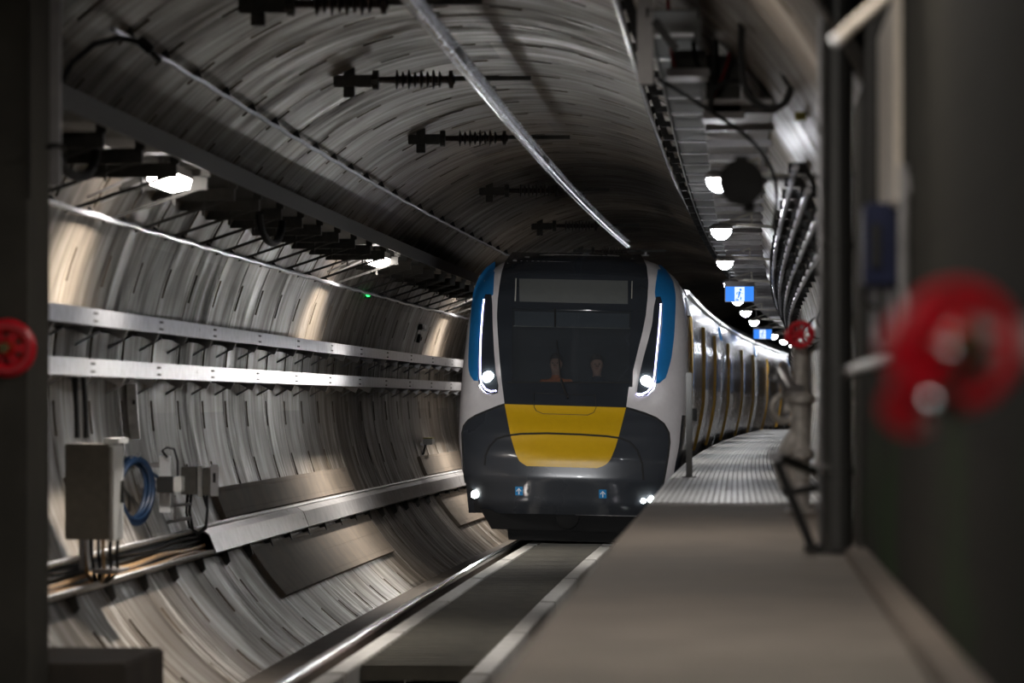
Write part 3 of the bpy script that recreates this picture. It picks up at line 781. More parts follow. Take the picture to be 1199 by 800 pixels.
def wall_gear():
    z = 1.2
    r = thing('equipment_bracket', W(-2.95, 34, 0.95), 'white backing plate with black connector and looped cables on the left wall', 'equipment bracket')
    p0, p1 = at(187.5, 534, 33.8), at(200, 600, 33.8)
    MB().box(p0.x, p1.x, 33.75, 33.79, p1.z, p0.z).build('backing_plate', M['white'], r, bevel=0.004)
    MB().box(p0.x - 0.35, p0.x + 0.05, 33.8, 33.84, 1.14, 1.18).box(p0.x - 0.35, p0.x + 0.05, 33.8, 33.84, 1.32, 1.36).build('wall_arm', M['galvmatt'], r)
    a, b = at(184, 558, 33.6), at(205, 577, 33.6)
    MB().box(a.x, b.x, 33.55, 33.74, b.z, a.z).build('connector', M['black'], r, bevel=0.01)
    a, b = at(205, 558, 33.6), at(214, 576, 33.6)
    MB().box(a.x, b.x, 33.5, 33.72, b.z, a.z).build('connector_block', M['door_white'], r, bevel=0.006)
    MB().tube([at(186, 560, 33.6), at(176, 552, 33.4), at(172, 548, 33.2)], 0.014, 6).build('cable', M['cable_blue'], r, True)
    MB().tube([at(196, 536, 33.7), at(190, 528, 33.7), at(195, 524, 33.7), at(204, 526, 33.7), at(208, 540, 33.7), at(208, 558, 33.65)], 0.010, 6).build('cable', M['rubber'], r, True)
    MB().bar(at(196, 612, 34.0), at(222, 607, 34.6), 0.025).bar(at(198, 594, 34), at(222, 590, 34.6), 0.02).bar(at(205, 612, 34.1), at(205, 580, 34.1), 0.02).build('shelf_frame', M['galvmatt'], r)
    q = thing('equipment_box', W(-2.7, 35, 1.05), 'grey equipment box with a white end plate on the left wall, cables looping below', 'equipment box')
    a, b = at(214, 547, 34.9), at(231, 579, 34.9)
    MB().box(a.x - 0.01, b.x, 34.85, 35.2, b.z, a.z).build('case', M['boxgrey'], q, bevel=0.006)
    a2, b2 = at(232, 546, 34.9), at(237, 582, 34.9)
    MB().box(a2.x, b2.x, 34.85, 35.2, b2.z, a2.z).build('front_rim', M['door_white'], q, bevel=0.003)
    a3, b3 = at(237.3, 548, 34.9), at(246, 580, 34.9)
    MB().box(a3.x, b3.x, 34.88, 35.18, b3.z, a3.z).build('lid', M['boxgrey'], q, bevel=0.006)
    a4, b4 = at(247, 544, 34.9), at(256, 581, 34.9)
    pl = MB().box(a4.x, b4.x, 34.87, 34.9, b4.z, a4.z).build('end_plate', M['white'], q, bevel=0.003)
    a5, b5 = at(250, 554, 34.9), at(253, 565, 34.9)
    MB().box(a5.x, b5.x, 34.862, 34.8695, b5.z, a5.z).build('printed_mark', M['black'], pl)
    MB().box(b3.x - 0.001, a4.x + 0.01, 34.9, 35.15, (a4.z + b4.z) / 2 - 0.03, (a4.z + b4.z) / 2 + 0.03).build('bolt_block', M['darksteel'], q)
    MB().box(a.x - 0.35, a.x, 35.0, 35.05, a.z - 0.15, a.z - 0.11).build('wall_arm', M['galvmatt'], q)
    for dx, dd in ((0, 0), (4, 3)):
        MB().tube([at(220 + dx, 578, 34.9), at(218 + dx, 600, 34.9), at(222 + dx, 618 + dd, 34.9), at(232, 624 + dd, 34.9), at(241, 616 + dd, 34.9), at(243, 596, 34.9), at(242 - dx, 580, 34.9)], 0.013, 7).build('cable', M['rubber'], q, True)
wall_gear()
def track_device():
    r = thing('trackside_detector', W(-2.95, 61, 1.2), 'small yellow-topped box on a stalk on the left wall near the train', 'trackside box')
    Y = 61.5
    a, b = at(495, 514, Y), at(506, 521, Y)
    MB().box(a.x, b.x, Y, Y + 0.5, b.z, a.z).build('case', M['boxgrey'], r, bevel=0.01)
    MB().box(a.x, b.x, Y, Y + 0.5, a.z + 0.0005, a.z + 0.02).build('cap', M['tagyellow'], r)
    MB().bar(at(482, 460, Y + 0.6), at(484, 520, Y + 0.2), 0.05).bar(at(484, 519, Y + 0.2), at(500, 521.5, Y + 0.2), 0.04).build('stalk', M['galvmatt'], r)
    MB().bar(at(470, 528, Y + .2), at(485, 577, Y + .2), 0.06).bar(at(483, 525, Y + .1), at(484, 540, Y + .1), 0.08).build('strut', M['darksteel'], r)
    MB().tube([at(498, 521, Y), at(496, 531, Y), at(488, 537, Y), at(472, 538, Y)], 0.018, 7).build('hose', M['rubber'], r, True)
track_device()
gl = thing('green_signal_lamp', at(431, 345, 52), 'small bright green light on the left wall right of the second lamp', 'signal lamp')
MB().lathe(at(431, 345, 52), (0.25, -1, 0), [(0, 0.03), (0.02, 0.028), (0.035, 0.015)], 12).build('lens', M['green'], gl, True)
MB().box(*(lambda p: (p.x - 0.32, p.x + 0.04, p.y + 0.012, p.y + 0.08, p.z - 0.05, p.z + 0.05))(at(431, 345, 52))).build('lamp_body', M['black'], gl)

# ------------------------------------------------------------------ overhead conductor rail and its insulated supports
def conductor():
    z = 4.64
    r = thing('overhead_conductor_rail', W(0, 20, z), 'long shiny overhead conductor rail running along the crown of the tunnel', 'conductor rail')
    Y2 = [22.0] + frange(24, 35, 2) + frange(36, 68, 2)
    pr = [(-0.045, 0.10), (-0.045, 0.112), (0.045, 0.112), (0.045, 0.10), (0.012, 0.095), (0.016, 0.045), (0.034, 0.02), (0.024, 0.0), (0.008, -0.008), (0.006, 0.03), (-0.006, 0.03), (-0.008, -0.008), (-0.024, 0.0), (-0.034, 0.02), (-0.016, 0.045), (-0.012, 0.095)]
    MB().sweep([(a * 1.25, z + b) for a, b in pr], Y2).build('profile', M['alu'], r)
    MB().tube([W(0, Y, z - 0.012) for Y in Y2], 0.008, 6).build('contact_wire', M['railhead'], r, True)
    for Y in (31.2, 44.5, 57):
        m = MB()
        for s_ in (-1, 1): m.box(*(lambda p: (p.x + s_ * 0.036 - 0.012, p.x + s_ * 0.036 + 0.012, Y - 0.25, Y + 0.25, z + 0.035, z + 0.095))(W(0, Y, 0)))
        m.build('joint_plate', M['galv'], r, bevel=0.003)
conductor()
def support():
    """local origin at the post foot on the ceiling line; x across the tunnel"""
    r = thing('insulated_support', (0, 0, 0), 'x', 'overhead support', 'insulated overhead supports')
    z = 0.0
    MB().box(-0.05, 0.05, -0.05, 0.05, -0.16, 0.19).build('post', M['darksteel'], r, bevel=0.004)
    MB().bar((-0.04, 0.42, 0.15), (0.02, -0.42, 0.15), 0.07, 0.03).bar((-0.04, 0.36, 0.15), (-0.04, 0.36, 0.26), 0.03).bar((0.02, -0.36, 0.15), (0.02, -0.36, 0.26), 0.03).bar((0, 0, 0.18), (0, 0, 0.25), 0.05).build('ceiling_plate', M['darksteel'], r)
    MB().box(-0.14, 0.20, -0.065, -0.0505, -0.06, 0.04).box(-0.14, 0.20, 0.0505, 0.065, -0.06, 0.04).lathe((0.05, 0, 0.0), (1, 0, 0), [(0, 0.05), (0.16, 0.05), (0.165, 0.09), (0.22, 0.09), (0.225, 0.05)], 12).build('clamp', M['darksteel'], r)
    prof = [(0.27, 0.03), (0.40, 0.032)]
    for k in range(8):
        x = 0.42 + k * 0.056; rr = 0.092 if k % 2 == 0 else 0.075
        prof += [(x, 0.035), (x + 0.012, rr), (x + 0.02, rr), (x + 0.036, 0.035)]
    prof += [(0.90, 0.035), (0.91, 0.05), (0.915, 0.085), (0.95, 0.085), (0.955, 0.05), (0.97, 0.03)]
    MB().lathe((0, 0, 0), (1, 0, 0), prof, 16).build('insulator', M['porcelain'], r, True)
    MB().box(0.965, 1.66, -0.03, 0.03, -0.012, 0.03).build('arm', M['darksteel'], r)
    MB().bar((1.27, 0, -0.01), (1.27, 0, -0.075), 0.04, 0.12).box(1.20, 1.34, -0.05, 0.05, -0.085, -0.068).build('hanger', M['galvmatt'], r)
    return r
sp = support()
slab = ['dark insulated overhead support at the top edge of the photo, nearest of the row', 'second dark insulated overhead support from the near end, left of the conductor rail', 'third dark insulated overhead support from the near end, against the pale vault',
        'dim fourth insulated overhead support above the train roof', 'dark fifth insulated overhead support just above the train roof', 'farthest insulated overhead support behind the train roof']
for i, Y in enumerate((28.2, 34.9, 42.7, 53.3, 64.0, 75.0)):
    o = sp if i == 0 else dup(sp, (0, 0, 0))
    o.location = W(-1.27, Y, 4.84); o['label'] = slab[i]

# ------------------------------------------------------------------ right side of the vault
def roof_ladder():
    r = thing('roof_cable_ladder', W(1.7, 24, 4.3), 'narrow cable ladder under the right of the vault, pale rungs catching light', 'cable ladder')
    Y2 = frange(24, 35, 2) + frange(36, 110, 2)
    for u in (1.70, 2.02):
        MB().sweep([(u - 0.008, 4.30), (u + 0.008, 4.30), (u + 0.008, 4.37), (u - 0.008, 4.37)], Y2).build('side_rail', M['darksteel'], r)
    MB().sweep([(1.71, 4.345), (2.01, 4.345), (2.01, 4.355), (1.71, 4.355)], Y2).build('ladder_floor', M['darksteel'], r)
    Y = 25.0
    while Y < 85:
        p = W(1.72, Y, 4.3)
        MB().box(p.x, p.x + 0.26, Y, Y + 0.12, 4.285, 4.30).build('rung', M['galv'], r)
        u_ = wall_u(4.5)
        MB().bar(W(1.62, Y + 0.06, 4.33), W(1.45, Y + 0.06, ZT + wall_u(ZT + 1.45) + 0.01), 0.05, 0.08).bar(W(1.60, Y + 0.06, 4.33), W(1.70, Y + 0.06, 4.33), 0.05).build('hanger', M['black'], r)
        Y += RING
roof_ladder()
def side_tray():
    r = thing('side_cable_tray', W(2.3, 24, 3.8), 'dark stepped cable tray beside the walkway lamps on the right of the vault', 'cable tray')
    Y2 = frange(26, 35, 2) + frange(36, 110, 2)
    z0 = 3.94
    MB().sweep([(2.03, z0), (2.50, z0), (2.50, z0 + 0.012), (2.03, z0 + 0.012)], Y2).build('tray_floor', M['galvmatt'], r)
    MB().sweep([(2.022, z0), (2.029, z0), (2.029, z0 + 0.09), (2.022, z0 + 0.09)], Y2).build('front_lip', M['galvmatt'], r)
    Y = 26.5
    while Y < 90:
        p = W(2.03, Y, 0)
        MB().box(p.x, p.x + 0.50, Y, Y + 0.05, z0 - 0.05, z0 - 0.001).build('arm', M['galvmatt'], r)
        Y += RING
side_tray()
def right_cables():
    r = thing('cable_bundle', W(2.8, 24, 3.2), 'bundle of shiny cables clipped along the right tunnel wall beyond the grey pipe', 'cable bundle')
    Y2 = frange(27, 35, 2) + frange(36, 110, 2)
    for i in range(4):
        z = 3.55 - 0.17 * i
        MB().tube([W(wall_u(z) - 0.10, Y, z) for Y in Y2], 0.026, 8).build('cable', M['galv' if i % 2 else 'cable_white'], r, True)
    Y = 27.4
    while Y < 90:
        m = MB()
        for i in range(4):
            z = 3.55 - 0.17 * i; u = wall_u(z)
            m.bar(W(u - 0.15, Y, z + 0.015), W(u + 0.01, Y, z + 0.015), 0.06, 0.075)
            if i: m.bar(W(wall_u(z + 0.17) - 0.02, Y, z + 0.185), W(u - 0.02, Y, z + 0.015), 0.04)
        m.build('clamp', M['black'], r)
        Y += RING
right_cables()
def right_wall_pipe():
    r = thing('fire_main_pipe', W(3.0, 24, 2.5), 'large shiny pipe along the right tunnel wall above the hydrant', 'pipe')
    Y2 = frange(25.8, 35, 2) + frange(36, 110, 2)
    MB().tube([W(wall_u(2.55) - 0.13, Y, 2.55) for Y in Y2], 0.085, 14).build('pipe_run', M['galv'], r, True)
    Y = 27
    while Y < 90:
        m = MB().torus(W(wall_u(2.55) - 0.13, Y, 2.55), (0, 1, 0), 0.09, 0.012, 18, 6).bar(W(wall_u(2.55) - 0.06, Y, 2.55), W(wall_u(2.55) + 0.01, Y, 2.55), 0.04)
        m.build('pipe_clamp', M['darksteel'], r); Y += 2 * RING
right_wall_pipe()

def hang_post():
    Y = 24.0
    a, b = at(746, 98, Y), at(765, 98, Y)
    r = thing('hanging_post', (a.x, Y, a.z), 'grey steel post hanging from the roof at the top right of the vault', 'hanging post')
    MB().box(a.x, b.x, Y, Y + 0.10, a.z, 5.05).build('post', M['galvmatt'], r, bevel=0.006)
    MB().box(a.x - 0.1, b.x + 0.1, Y - 0.05, Y + 0.15, 4.93, 4.96).build('top_plate', M['darksteel'], r)
    MB().bar(at(766, 25, Y), at(792, 58, Y), 0.05).build('brace', M['black'], r)
hang_post()
def splice_box(px0, px1, py0, py1, Y, label):
    a, b = at(px0, py0, Y), at(px1, py1, Y)
    r = thing('junction_box', (a.x, Y, b.z), label, 'junction box', 'flat junction boxes under the roof')
    MB().box(a.x, b.x, Y, Y + 0.5, b.z, a.z).build('case', M['galvmatt'], r, bevel=0.006)
    MB().box(a.x + 0.03, b.x - 0.03, Y + 0.1, Y + 0.16, a.z + 0.0005, 4.29).build('hanger', M['darksteel'], r)
splice_box(780, 831, 80, 89, 26.0, 'flat grey junction box right of the hanging post, cables entering from above')
splice_box(822, 872, 131, 139, 26.4, 'lower flat grey junction box where the hanging cables gather')
def hang_cable(pts, rad, mat, label, Y=23.6):
    P = [at(x, y, Y) for x, y in pts]
    # smooth the polyline
    Q = []
    for i in range(len(P) - 1):
        p0, p1, p2, p3 = P[max(i - 1, 0)], P[i], P[i + 1], P[min(i + 2, len(P) - 1)]
        for k in range(6):
            t = k / 6
            Q.append(0.5 * ((2 * p1) + (p2 - p0) * t + (2 * p0 - 5 * p1 + 4 * p2 - p3) * t * t + (3 * p1 - p0 - 3 * p2 + p3) * t ** 3))
    Q.append(P[-1])
    o = MB().tube(Q, rad, 8).build('hanging_cable', M[mat], None, True, origin=P[0])
    return tag(o, label, 'cable', 'loose cables hanging from the roof on the right')
hang_cable([(780, -60), (782, 0), (785, 50), (790, 79)], 0.013, 'cable_red', 'left red cable hanging into the flat junction box', 26.1)
hang_cable([(808, -60), (810, 0), (813, 60), (818, 79)], 0.015, 'rubber', 'black cable hanging beside the left red cable into the flat junction box', 26.1)
hang_cable([(838, -60), (838, 0), (838, 80), (832, 130)], 0.016, 'rubber', 'straight black cable hanging left of the right red cable', 26.35)
hang_cable([(856, -60), (855, 0), (855, 55), (848, 85), (836, 112), (831, 130)], 0.013, 'cable_red', 'right red cable curving down to the lower junction box', 26.3)
kc = hang_cable([(872, -60), (870, 0), (868, 70), (875, 108), (897, 127), (918, 121), (927, 100)], 0.022, 'rubber', 'thick black cable looping up to a pale socket on the right', 23.6)
hang_cable([(831, 128), (836, 106), (850, 96), (866, 97), (880, 110)], 0.018, 'rubber', 'short arched black cable between the lower junction box and the thick loop', 25.0)
hang_cable([(770, 92), (800, 110), (835, 132), (880, 165), (904, 200), (909, 235), (905, 270)], 0.012, 'rubber', 'thin black cable sloping down past the black horn to the right wall', 25.5)
so = thing('cable_socket', at(923, 85, 23.6), 'pale round socket on black rubber base at the end of the thick cable loop', 'socket')
MB().lathe(at(926, 100, 23.6), at(922, 76, 23.6) - at(926, 100, 23.6), [(0, 0.03), (0.04, 0.045), (0.10, 0.05), (0.135, 0.045)], 12).build('rubber_base', M['rubber'], so, True)
MB().lathe(at(922, 83, 23.54), (0, -1, 0.2), [(0, 0.034), (0.02, 0.03), (0.03, 0.015)], 12).build('socket_cap', M['white'], so, True)
yt = tag(MB().box(*(lambda a, b: (a.x, b.x, 23.9, 23.905, b.z, a.z))(at(931, 131, 23.9), at(944, 141, 23.9))).build('small_tag', M['tagyellow'], None, origin=at(937, 136, 23.9)), 'small dull yellow tag on the upper right wall below the socket', 'tag')

def horn():
    Y = 20.0
    c = at(868, 215, Y)
    r = thing('loudspeaker_horn', c, 'black round horn loudspeaker hanging in front of the row of domed lamps', 'loudspeaker')
    prof = [(0.0, 0.03), (0.05, 0.05), (0.16, 0.07), (0.22, 0.115), (0.235, 0.122), (0.225, 0.112), (0.17, 0.06), (0.10, 0.02)]
    MB().lathe(c + Vector((0, 0.12, 0)), (0, -1, 0), prof, 12).build('horn', M['black'], r, True, 25)
    MB().obox(c + Vector((0, 0.18, 0)), (0.13, 0.16, 0.13)).build('driver_case', M['black'], r, bevel=0.01)
    MB().bar(c + Vector((0.02, 0.18, 0.03)), (0.70, 20.25, c.z + 0.06), 0.022).obox(c + Vector((0, 0.1, 0.125)), (0.07, 0.08, 0.05)).obox(c + Vector((0.04, 0.1, -0.12)), (0.06, 0.08, 0.05)).build('hanger', M['black'], r)
horn()

# ------------------------------------------------------------------ right side near the walkway
def upright_pipe():
    r = thing('upright_pipe', (0.485, 18.3, 1.18), 'tall grey upright pipe standing on the walkway against the right wall', 'pipe')
    MB().tube([(0.485, 18.3, 1.18), (0.485, 18.3, 4.9)], 0.072, 20).build('pipe_shaft', M['pipe'], r, True)
    MB().lathe((0.485, 18.3, 1.18), (0, 0, 1), [(0, 0.10), (0.02, 0.10), (0.025, 0.075)], 20).build('base_flange', M['darksteel'], r, True)
    for z in (1.55, 2.62):
        MB().lathe((0.485, 18.3, z), (0, 0, 1), [(0, 0.073), (0.004, 0.08), (0.04, 0.08), (0.044, 0.073)], 20).build('collar', M['pipe'], r, True)
    q = thing('thin_conduit', (0.405, 18.45, 1.18), 'thin pale conduit rising close along the left of the grey upright pipe', 'conduit')
    MB().tube([(0.405, 18.45, 1.18), (0.405, 18.45, 4.9)], 0.012, 8).build('tube', M['galv'], q, True)
    for z in (1.6, 2.5, 3.2): MB().obox((0.415, 18.43, z), (0.05, 0.03, 0.05)).build('saddle', M['galvmatt'], q)
upright_pipe()
def fold_bracket():
    Y = 18.45
    r = thing('folding_bracket', (0.35, Y, 1.18), 'black angled bar frame leaning from the walkway at the foot of the grey pipe', 'bar frame')
    A, B = at(951, 645, Y), at(907, 534, Y); A.z = 1.20
    MB().bar(A, B, 0.045).build('leg', M['black'], r, bevel=0.004)
    MB().bar(B, at(955, 553, Y + 0.3), 0.04).bar(at(918, 577, Y + 0.05), at(958, 571, Y + 0.3), 0.03).build('arm', M['black'], r)
    MB().lathe(B + Vector((0, -0.03, 0)), (0, 1, 0), [(0, 0.03), (0.06, 0.03)], 12).build('pivot', M['galv'], r)
    MB().obox(A, (0.08, 0.08, 0.03)).build('foot_plate', M['darksteel'], r)
fold_bracket()
def hydrant_far():
    Y = 25.0
    P = lambda x, y, dy=0: at(x, y, Y + dy)
    r = thing('hydrant', (0.45, Y, 1.18), 'grey iron hydrant with two red fittings beside the walkway, behind the grey pipe', 'hydrant')
    x0 = P(937, 400).x
    MB().lathe((x0, Y, 1.181), (0, 0, 1), [(0, 0.10), (0.03, 0.10), (0.035, 0.06), (0.34, 0.06), (0.36, 0.09), (0.40, 0.09), (0.42, 0.065), (0.70, 0.065), (0.72, 0.10), (0.76, 0.10), (0.78, 0.055), (1.10, 0.05), (1.11, 0.03)], 16).build('riser', M['iron'], r, True)
    MB().tube([(x0, Y, 1.98), (x0 - 0.08, Y - 0.03, 1.99), P(914, 432), P(906, 446)], [0.06, 0.06, 0.055, 0.05], 12).build('outlet', M['galv'], r, True)
    MB().torus(P(918, 478), (0.4, -1, 0), 0.085, 0.022, 20, 8).bar(P(918, 478), (x0, Y, 1.86), 0.05).build('outlet_flange', M['iron'], r, True)
    MB().tube([(x0, Y, 1.72), P(925, 520), P(915, 545), P(922, 570)], 0.055, 12).build('elbow', M['iron'], r, True)
    w = MB().torus((x0 + 0.0, Y - 0.12, P(0, 393).z), (0, 1, 0), 0.075, 0.016, 22, 8)
    for k in range(4):
        a = k * math.pi / 4 + 0.3
        w.bar((x0 + 0.075 * math.cos(a), Y - 0.12, P(0, 393).z + 0.075 * math.sin(a)), (x0 - 0.075 * math.cos(a), Y - 0.12, P(0, 393).z - 0.075 * math.sin(a)), 0.016)
    w.lathe((x0, Y + 0.01, P(0, 393).z), (0, -1, 0), [(0, 0.03), (0.14, 0.022), (0.15, 0.01)], 12)
    w.build('handwheel', M['red'], r, True)
    MB().lathe((P(934, 0).x, Y, P(0, 395).z), (-1, 0, 0), [(0, 0.025), (0.035, 0.025), (0.04, 0.042), (0.085, 0.042), (0.09, 0.02)], 14).build('outlet_cap', M['red'], r, True)
hydrant_far()
def marker_post():
    p = at(807, 559, 36.4)
    r = thing('marker_post', (p.x, 36.4, 1.18), 'slim grey post with a black box standing at the walkway edge by the train', 'post')
    MB().box(p.x - 0.03, p.x + 0.03, 36.37, 36.43, 1.181, 2.18).build('post', M['pipe'], r, bevel=0.006)
    MB().box(p.x + 0.031, p.x + 0.075, 36.36, 36.44, 1.72, 1.84).build('black_box', M['black'], r, bevel=0.006)
    MB().box(p.x - 0.07, p.x + 0.07, 36.3, 36.5, 1.1805, 1.195).build('foot_plate', M['darksteel'], r)
marker_post()

# fittings on the near right wall
tag(MB().box(0.575, 0.5995, 13.9, 15.6, 2.62, 3.38).build('mounted_board', M['beige'], None, bevel=0.006, origin=(0.6, 14.7, 2.62)), 'tall beige board fixed to the near right wall above the navy box', 'board')
def navy_box():
    r = thing('telephone_box', (0.55, 14.5, 2.32), 'navy blue box on the near right wall below the beige board', 'box')
    MB().box(0.475, 0.5985, 14.3, 14.6, 2.33, 2.64).build('case', M['navy'], r, bevel=0.012)
    MB().box(0.50, 0.535, 14.28, 14.299, 2.40, 2.56).build('door_panel', M['black'], r)
    MB().tube([(0.49, 14.33, 2.33), (0.48, 14.33, 2.29), (0.49, 14.33, 2.26), (0.52, 14.34, 2.25)], 0.012, 8).build('handle', M['chrome'], r, True)
    MB().box(0.50, 0.53, 14.4, 14.43, 2.12, 2.325).box(0.56, 0.5985, 14.4, 14.43, 2.12, 2.325).box(0.50, 0.5985, 14.4, 14.43, 2.10, 2.13).build('bracket', M['galv'], r)
    q = thing('conduit', (0.575, 13.3, 2.2), 'grey upright conduit on the near right wall beside the navy box', 'conduit')
    MB().tube([(0.578, 13.3, 2.17), (0.578, 13.3, 2.72)], 0.018, 10).build('tube', M['galvmatt'], q, True)
    for z in (2.25, 2.65): MB().obox((0.585, 13.3, z), (0.028, 0.03, 0.06)).build('saddle', M['galvmatt'], q)
navy_box()
gt = thing('grab_tube', at(1000, 25, 12), 'short pale tube slanting off the near right wall at the top of the photo', 'tube')
MB().tube([at(978, 48, 12), at(1002, 26, 12), at(1030, 2, 12.1), at(1068, -30, 12.6), (0.61, 12.9, at(0, -40, 12.6).z)], 0.018, 10).build('tube', M['beige'], gt, True)
MB().lathe(at(978, 48, 12), (-0.7, 0, -0.6), [(-0.01, 0.021), (0.012, 0.021)], 10).build('end_cap', M['white'], gt, True)
def hydrant_near():
    Y = 6.0
    c = at(1122, 405, Y)
    r = thing('hydrant_valve', c, 'big red handwheel valve with brass stem on the near right wall, blurred', 'valve')
    R = 0.086
    w = MB().torus(c, (0.25, -1, 0), R, 0.017, 32, 10)
    ax = Vector((0.25, -1, 0)).normalized(); xx = ax.cross(Vector((0, 0, 1))).normalized(); zz = Vector((0, 0, 1))
    for k in range(5):
        a = k * 2 * math.pi / 5 + 0.5
        w.bar(c, c + (xx * math.cos(a) + zz * math.sin(a)) * R, 0.03, 0.014)
    w.lathe(c + ax * -0.02, ax, [(0, 0.032), (0.035, 0.03), (0.04, 0.012)], 14)
    w.build('handwheel', M['red'], r, True)
    MB().lathe(c - ax * 0.02, ax, [(-0.12, 0.02), (0.055, 0.02), (0.06, 0.026), (0.085, 0.026), (0.09, 0.012)], 14).build('stem', M['brass'], r, True)
    MB().lathe(c - ax * 0.14, ax, [(-0.10, 0.05), (-0.06, 0.07), (0.0, 0.07), (0.03, 0.045), (0.05, 0.03)], 16).build('valve_body', M['red'], r, True)
    b0 = c - ax * 0.19
    MB().tube([b0, b0 + Vector((0.10, 0.03, 0)), Vector((0.605, b0.y + 0.05, b0.z))], 0.045, 14).build('inlet_pipe', M['iron'], r, True)
    MB().tube([b0, at(1078, 452, Y + .12), at(1064, 480, Y + .05)], [0.048, 0.045, 0.045], 14).build('outlet', M['red'], r, True)
    MB().lathe(at(1100, 478, Y - 0.02), ax, [(-0.03, 0.03), (0.012, 0.03), (0.02, 0.02)], 14).bar(at(1100, 478, Y), at(1074, 470, Y + 0.1), 0.02).build('cap', M['chrome'], r, True)
    MB().lathe(at(1112, 412, Y - 0.11), ax, [(0, 0.014), (0.02, 0.013), (0.026, 0.006)], 12).bar(at(1112, 412, Y - .11), c, 0.012).build('stem_nut', M['chrome'], r, True)
    q = thing('streak_bar', at(1040, 421, 14), 'bright streak built as a bar reaching out from the near right wall across the grey pipe', 'lever')
    MB().tube([at(992, 434, 14), at(1008, 429, 14), at(1030, 423, 14), at(1048, 420, 14), Vector((0.598, 14.1, at(0, 418, 14).z))], [0.012, 0.019, 0.022, 0.02, 0.017], 12).build('bar', M['white'], q, True)  # bright streak given shape as a bar, coloured white to keep it bright
    MB().lathe(at(992, 434, 14), (-1, 0, -0.1), [(-0.012, 0.015), (0.008, 0.015), (0.014, 0.008)], 10).build('end_knob', M['chrome'], q, True)
hydrant_near()
def left_valve():
    c = Vector((-4.03 - 0.0, 21.86, at(0, 408, 21.9).z))
    c.x = at(8, 408, 21.86).x
    r = thing('hose_valve', c, 'red valve wheel on the dark post at the left edge of the photo', 'valve')
    w = MB().torus(c, (0.1, -1, 0), 0.13, 0.042, 28, 10)
    for k in range(3):
        a = k * math.pi / 3
        w.bar(c + Vector((math.cos(a), 0, math.sin(a))) * 0.13, c - Vector((math.cos(a), 0, math.sin(a))) * 0.13, 0.05)
    w.build('handwheel', M['red'], r, True)
    MB().lathe(c + Vector((0, 0.145, 0)), (0, -1, 0), [(0, 0.05), (0.19, 0.05), (0.24, 0.03)], 12).build('stem', M['brass'], r, True)
left_valve()
def left_fittings():
    x = at(63, 100, 21.9).x
    r = thing('steel_channel', (x, 21.95, 3.1), 'narrow pale steel channel running up the edge of the dark left post', 'channel')
    MB().box(x - 0.03, x + 0.03, 21.93, 21.995, at(0, 216, 21.9).z, 5.4).build('channel', M['galvmatt'], r, bevel=0.005)
    MB().torus((x, 21.96, at(0, 172, 21.9).z), (0, 0.2, 1), 0.045, 0.014, 16, 6).build('strap', M['black'], r, True)
    a = at(148, 777, 22.8)
    tag(MB().box(-4.60, a.x, 22.75, 24.3, -0.455, a.z).build('concrete_plinth', M['trackbed'], None, bevel=0.015, origin=(-4.0, 23.0, -0.45)), 'low dark concrete plinth at the bottom left corner', 'plinth')
left_fittings()

# ------------------------------------------------------------------ the train
YT = 50.2                       # plane of the nose
ROLL = math.radians(1.5)
CR, SR = math.cos(ROLL), math.sin(ROLL)
def TR(u, v, z):
    Y = YT + v
    return Vector((T0 + cx(Y) + u * CR + z * SR - 0.05, Y, z * CR - u * SR))
def interp(tab, x):
    if x <= tab[0][0]: return tab[0][1]
    for (a, fa), (b, fb) in zip(tab, tab[1:]):
        if x <= b:
            t = (x - a) / (b - a); t = t * t * (3 - 2 * t) * 0.4 + t * 0.6
            return fa + (fb - fa) * t
    return tab[-1][1]
PV = [(0.30, 0.42), (0.60, 0.12), (0.90, 0.0), (1.15, 0.02), (1.45, 0.17), (1.80, 0.42), (2.2, 0.66), (2.8, 0.98), (3.3, 1.28), (3.6, 1.52), (3.8, 1.82), (3.90, 2.15), (3.95, 2.5)]
HW = [(0.30, 1.22), (0.60, 1.30), (1.0, 1.44), (1.4, 1.50), (1.8, 1.52), (2.2, 1.52), (2.8, 1.50), (3.2, 1.46), (3.45, 1.40), (3.62, 1.29), (3.76, 1.14), (3.86, 0.95), (3.93, 0.6), (3.95, 0.4)]
MS = 2.7
def DD(z): return 0.80
def FV(u, z):
    t = min(abs(u) / interp(HW, z), 0.985)
    return interp(PV, z) + DD(z) * (1 - (1 - t ** MS) ** (1 / MS))
def nose(px, py):
    """train-local (u, v, z) where the line of sight through a photo point meets the nose"""
    v = 0.6
    for _ in range(14):
        p = at(px, py, YT + v)
        a = p.x - T0 - cx(YT + v) + 0.05; z = a * SR + p.z * CR; u = a * CR - p.z * SR
        v = 0.5 * v + 0.5 * FV(u, z)
    return u, FV(u, z), z
def nrm(u, z):
    e = 0.01
    gu = (FV(u + e, z) - FV(u - e, z)) / (2 * e); gz = (FV(u, z + e) - FV(u, z - e)) / (2 * e)
    return Vector((gu, -1, gz)).normalized()
def on_nose(px, py, off):
    u, v, z = nose(px, py); n = nrm(u, z)
    return TR(u + n.x * off, v + n.y * off, z + n.z * off)
def poly_x(tab, y):
    if y <= tab[0][1]: return tab[0][0]
    for (xa, ya), (xb, yb) in zip(tab, tab[1:]):
        if y <= yb: return xa + (xb - xa) * (y - ya) / max(1e-6, yb - ya)
    return tab[-1][0]
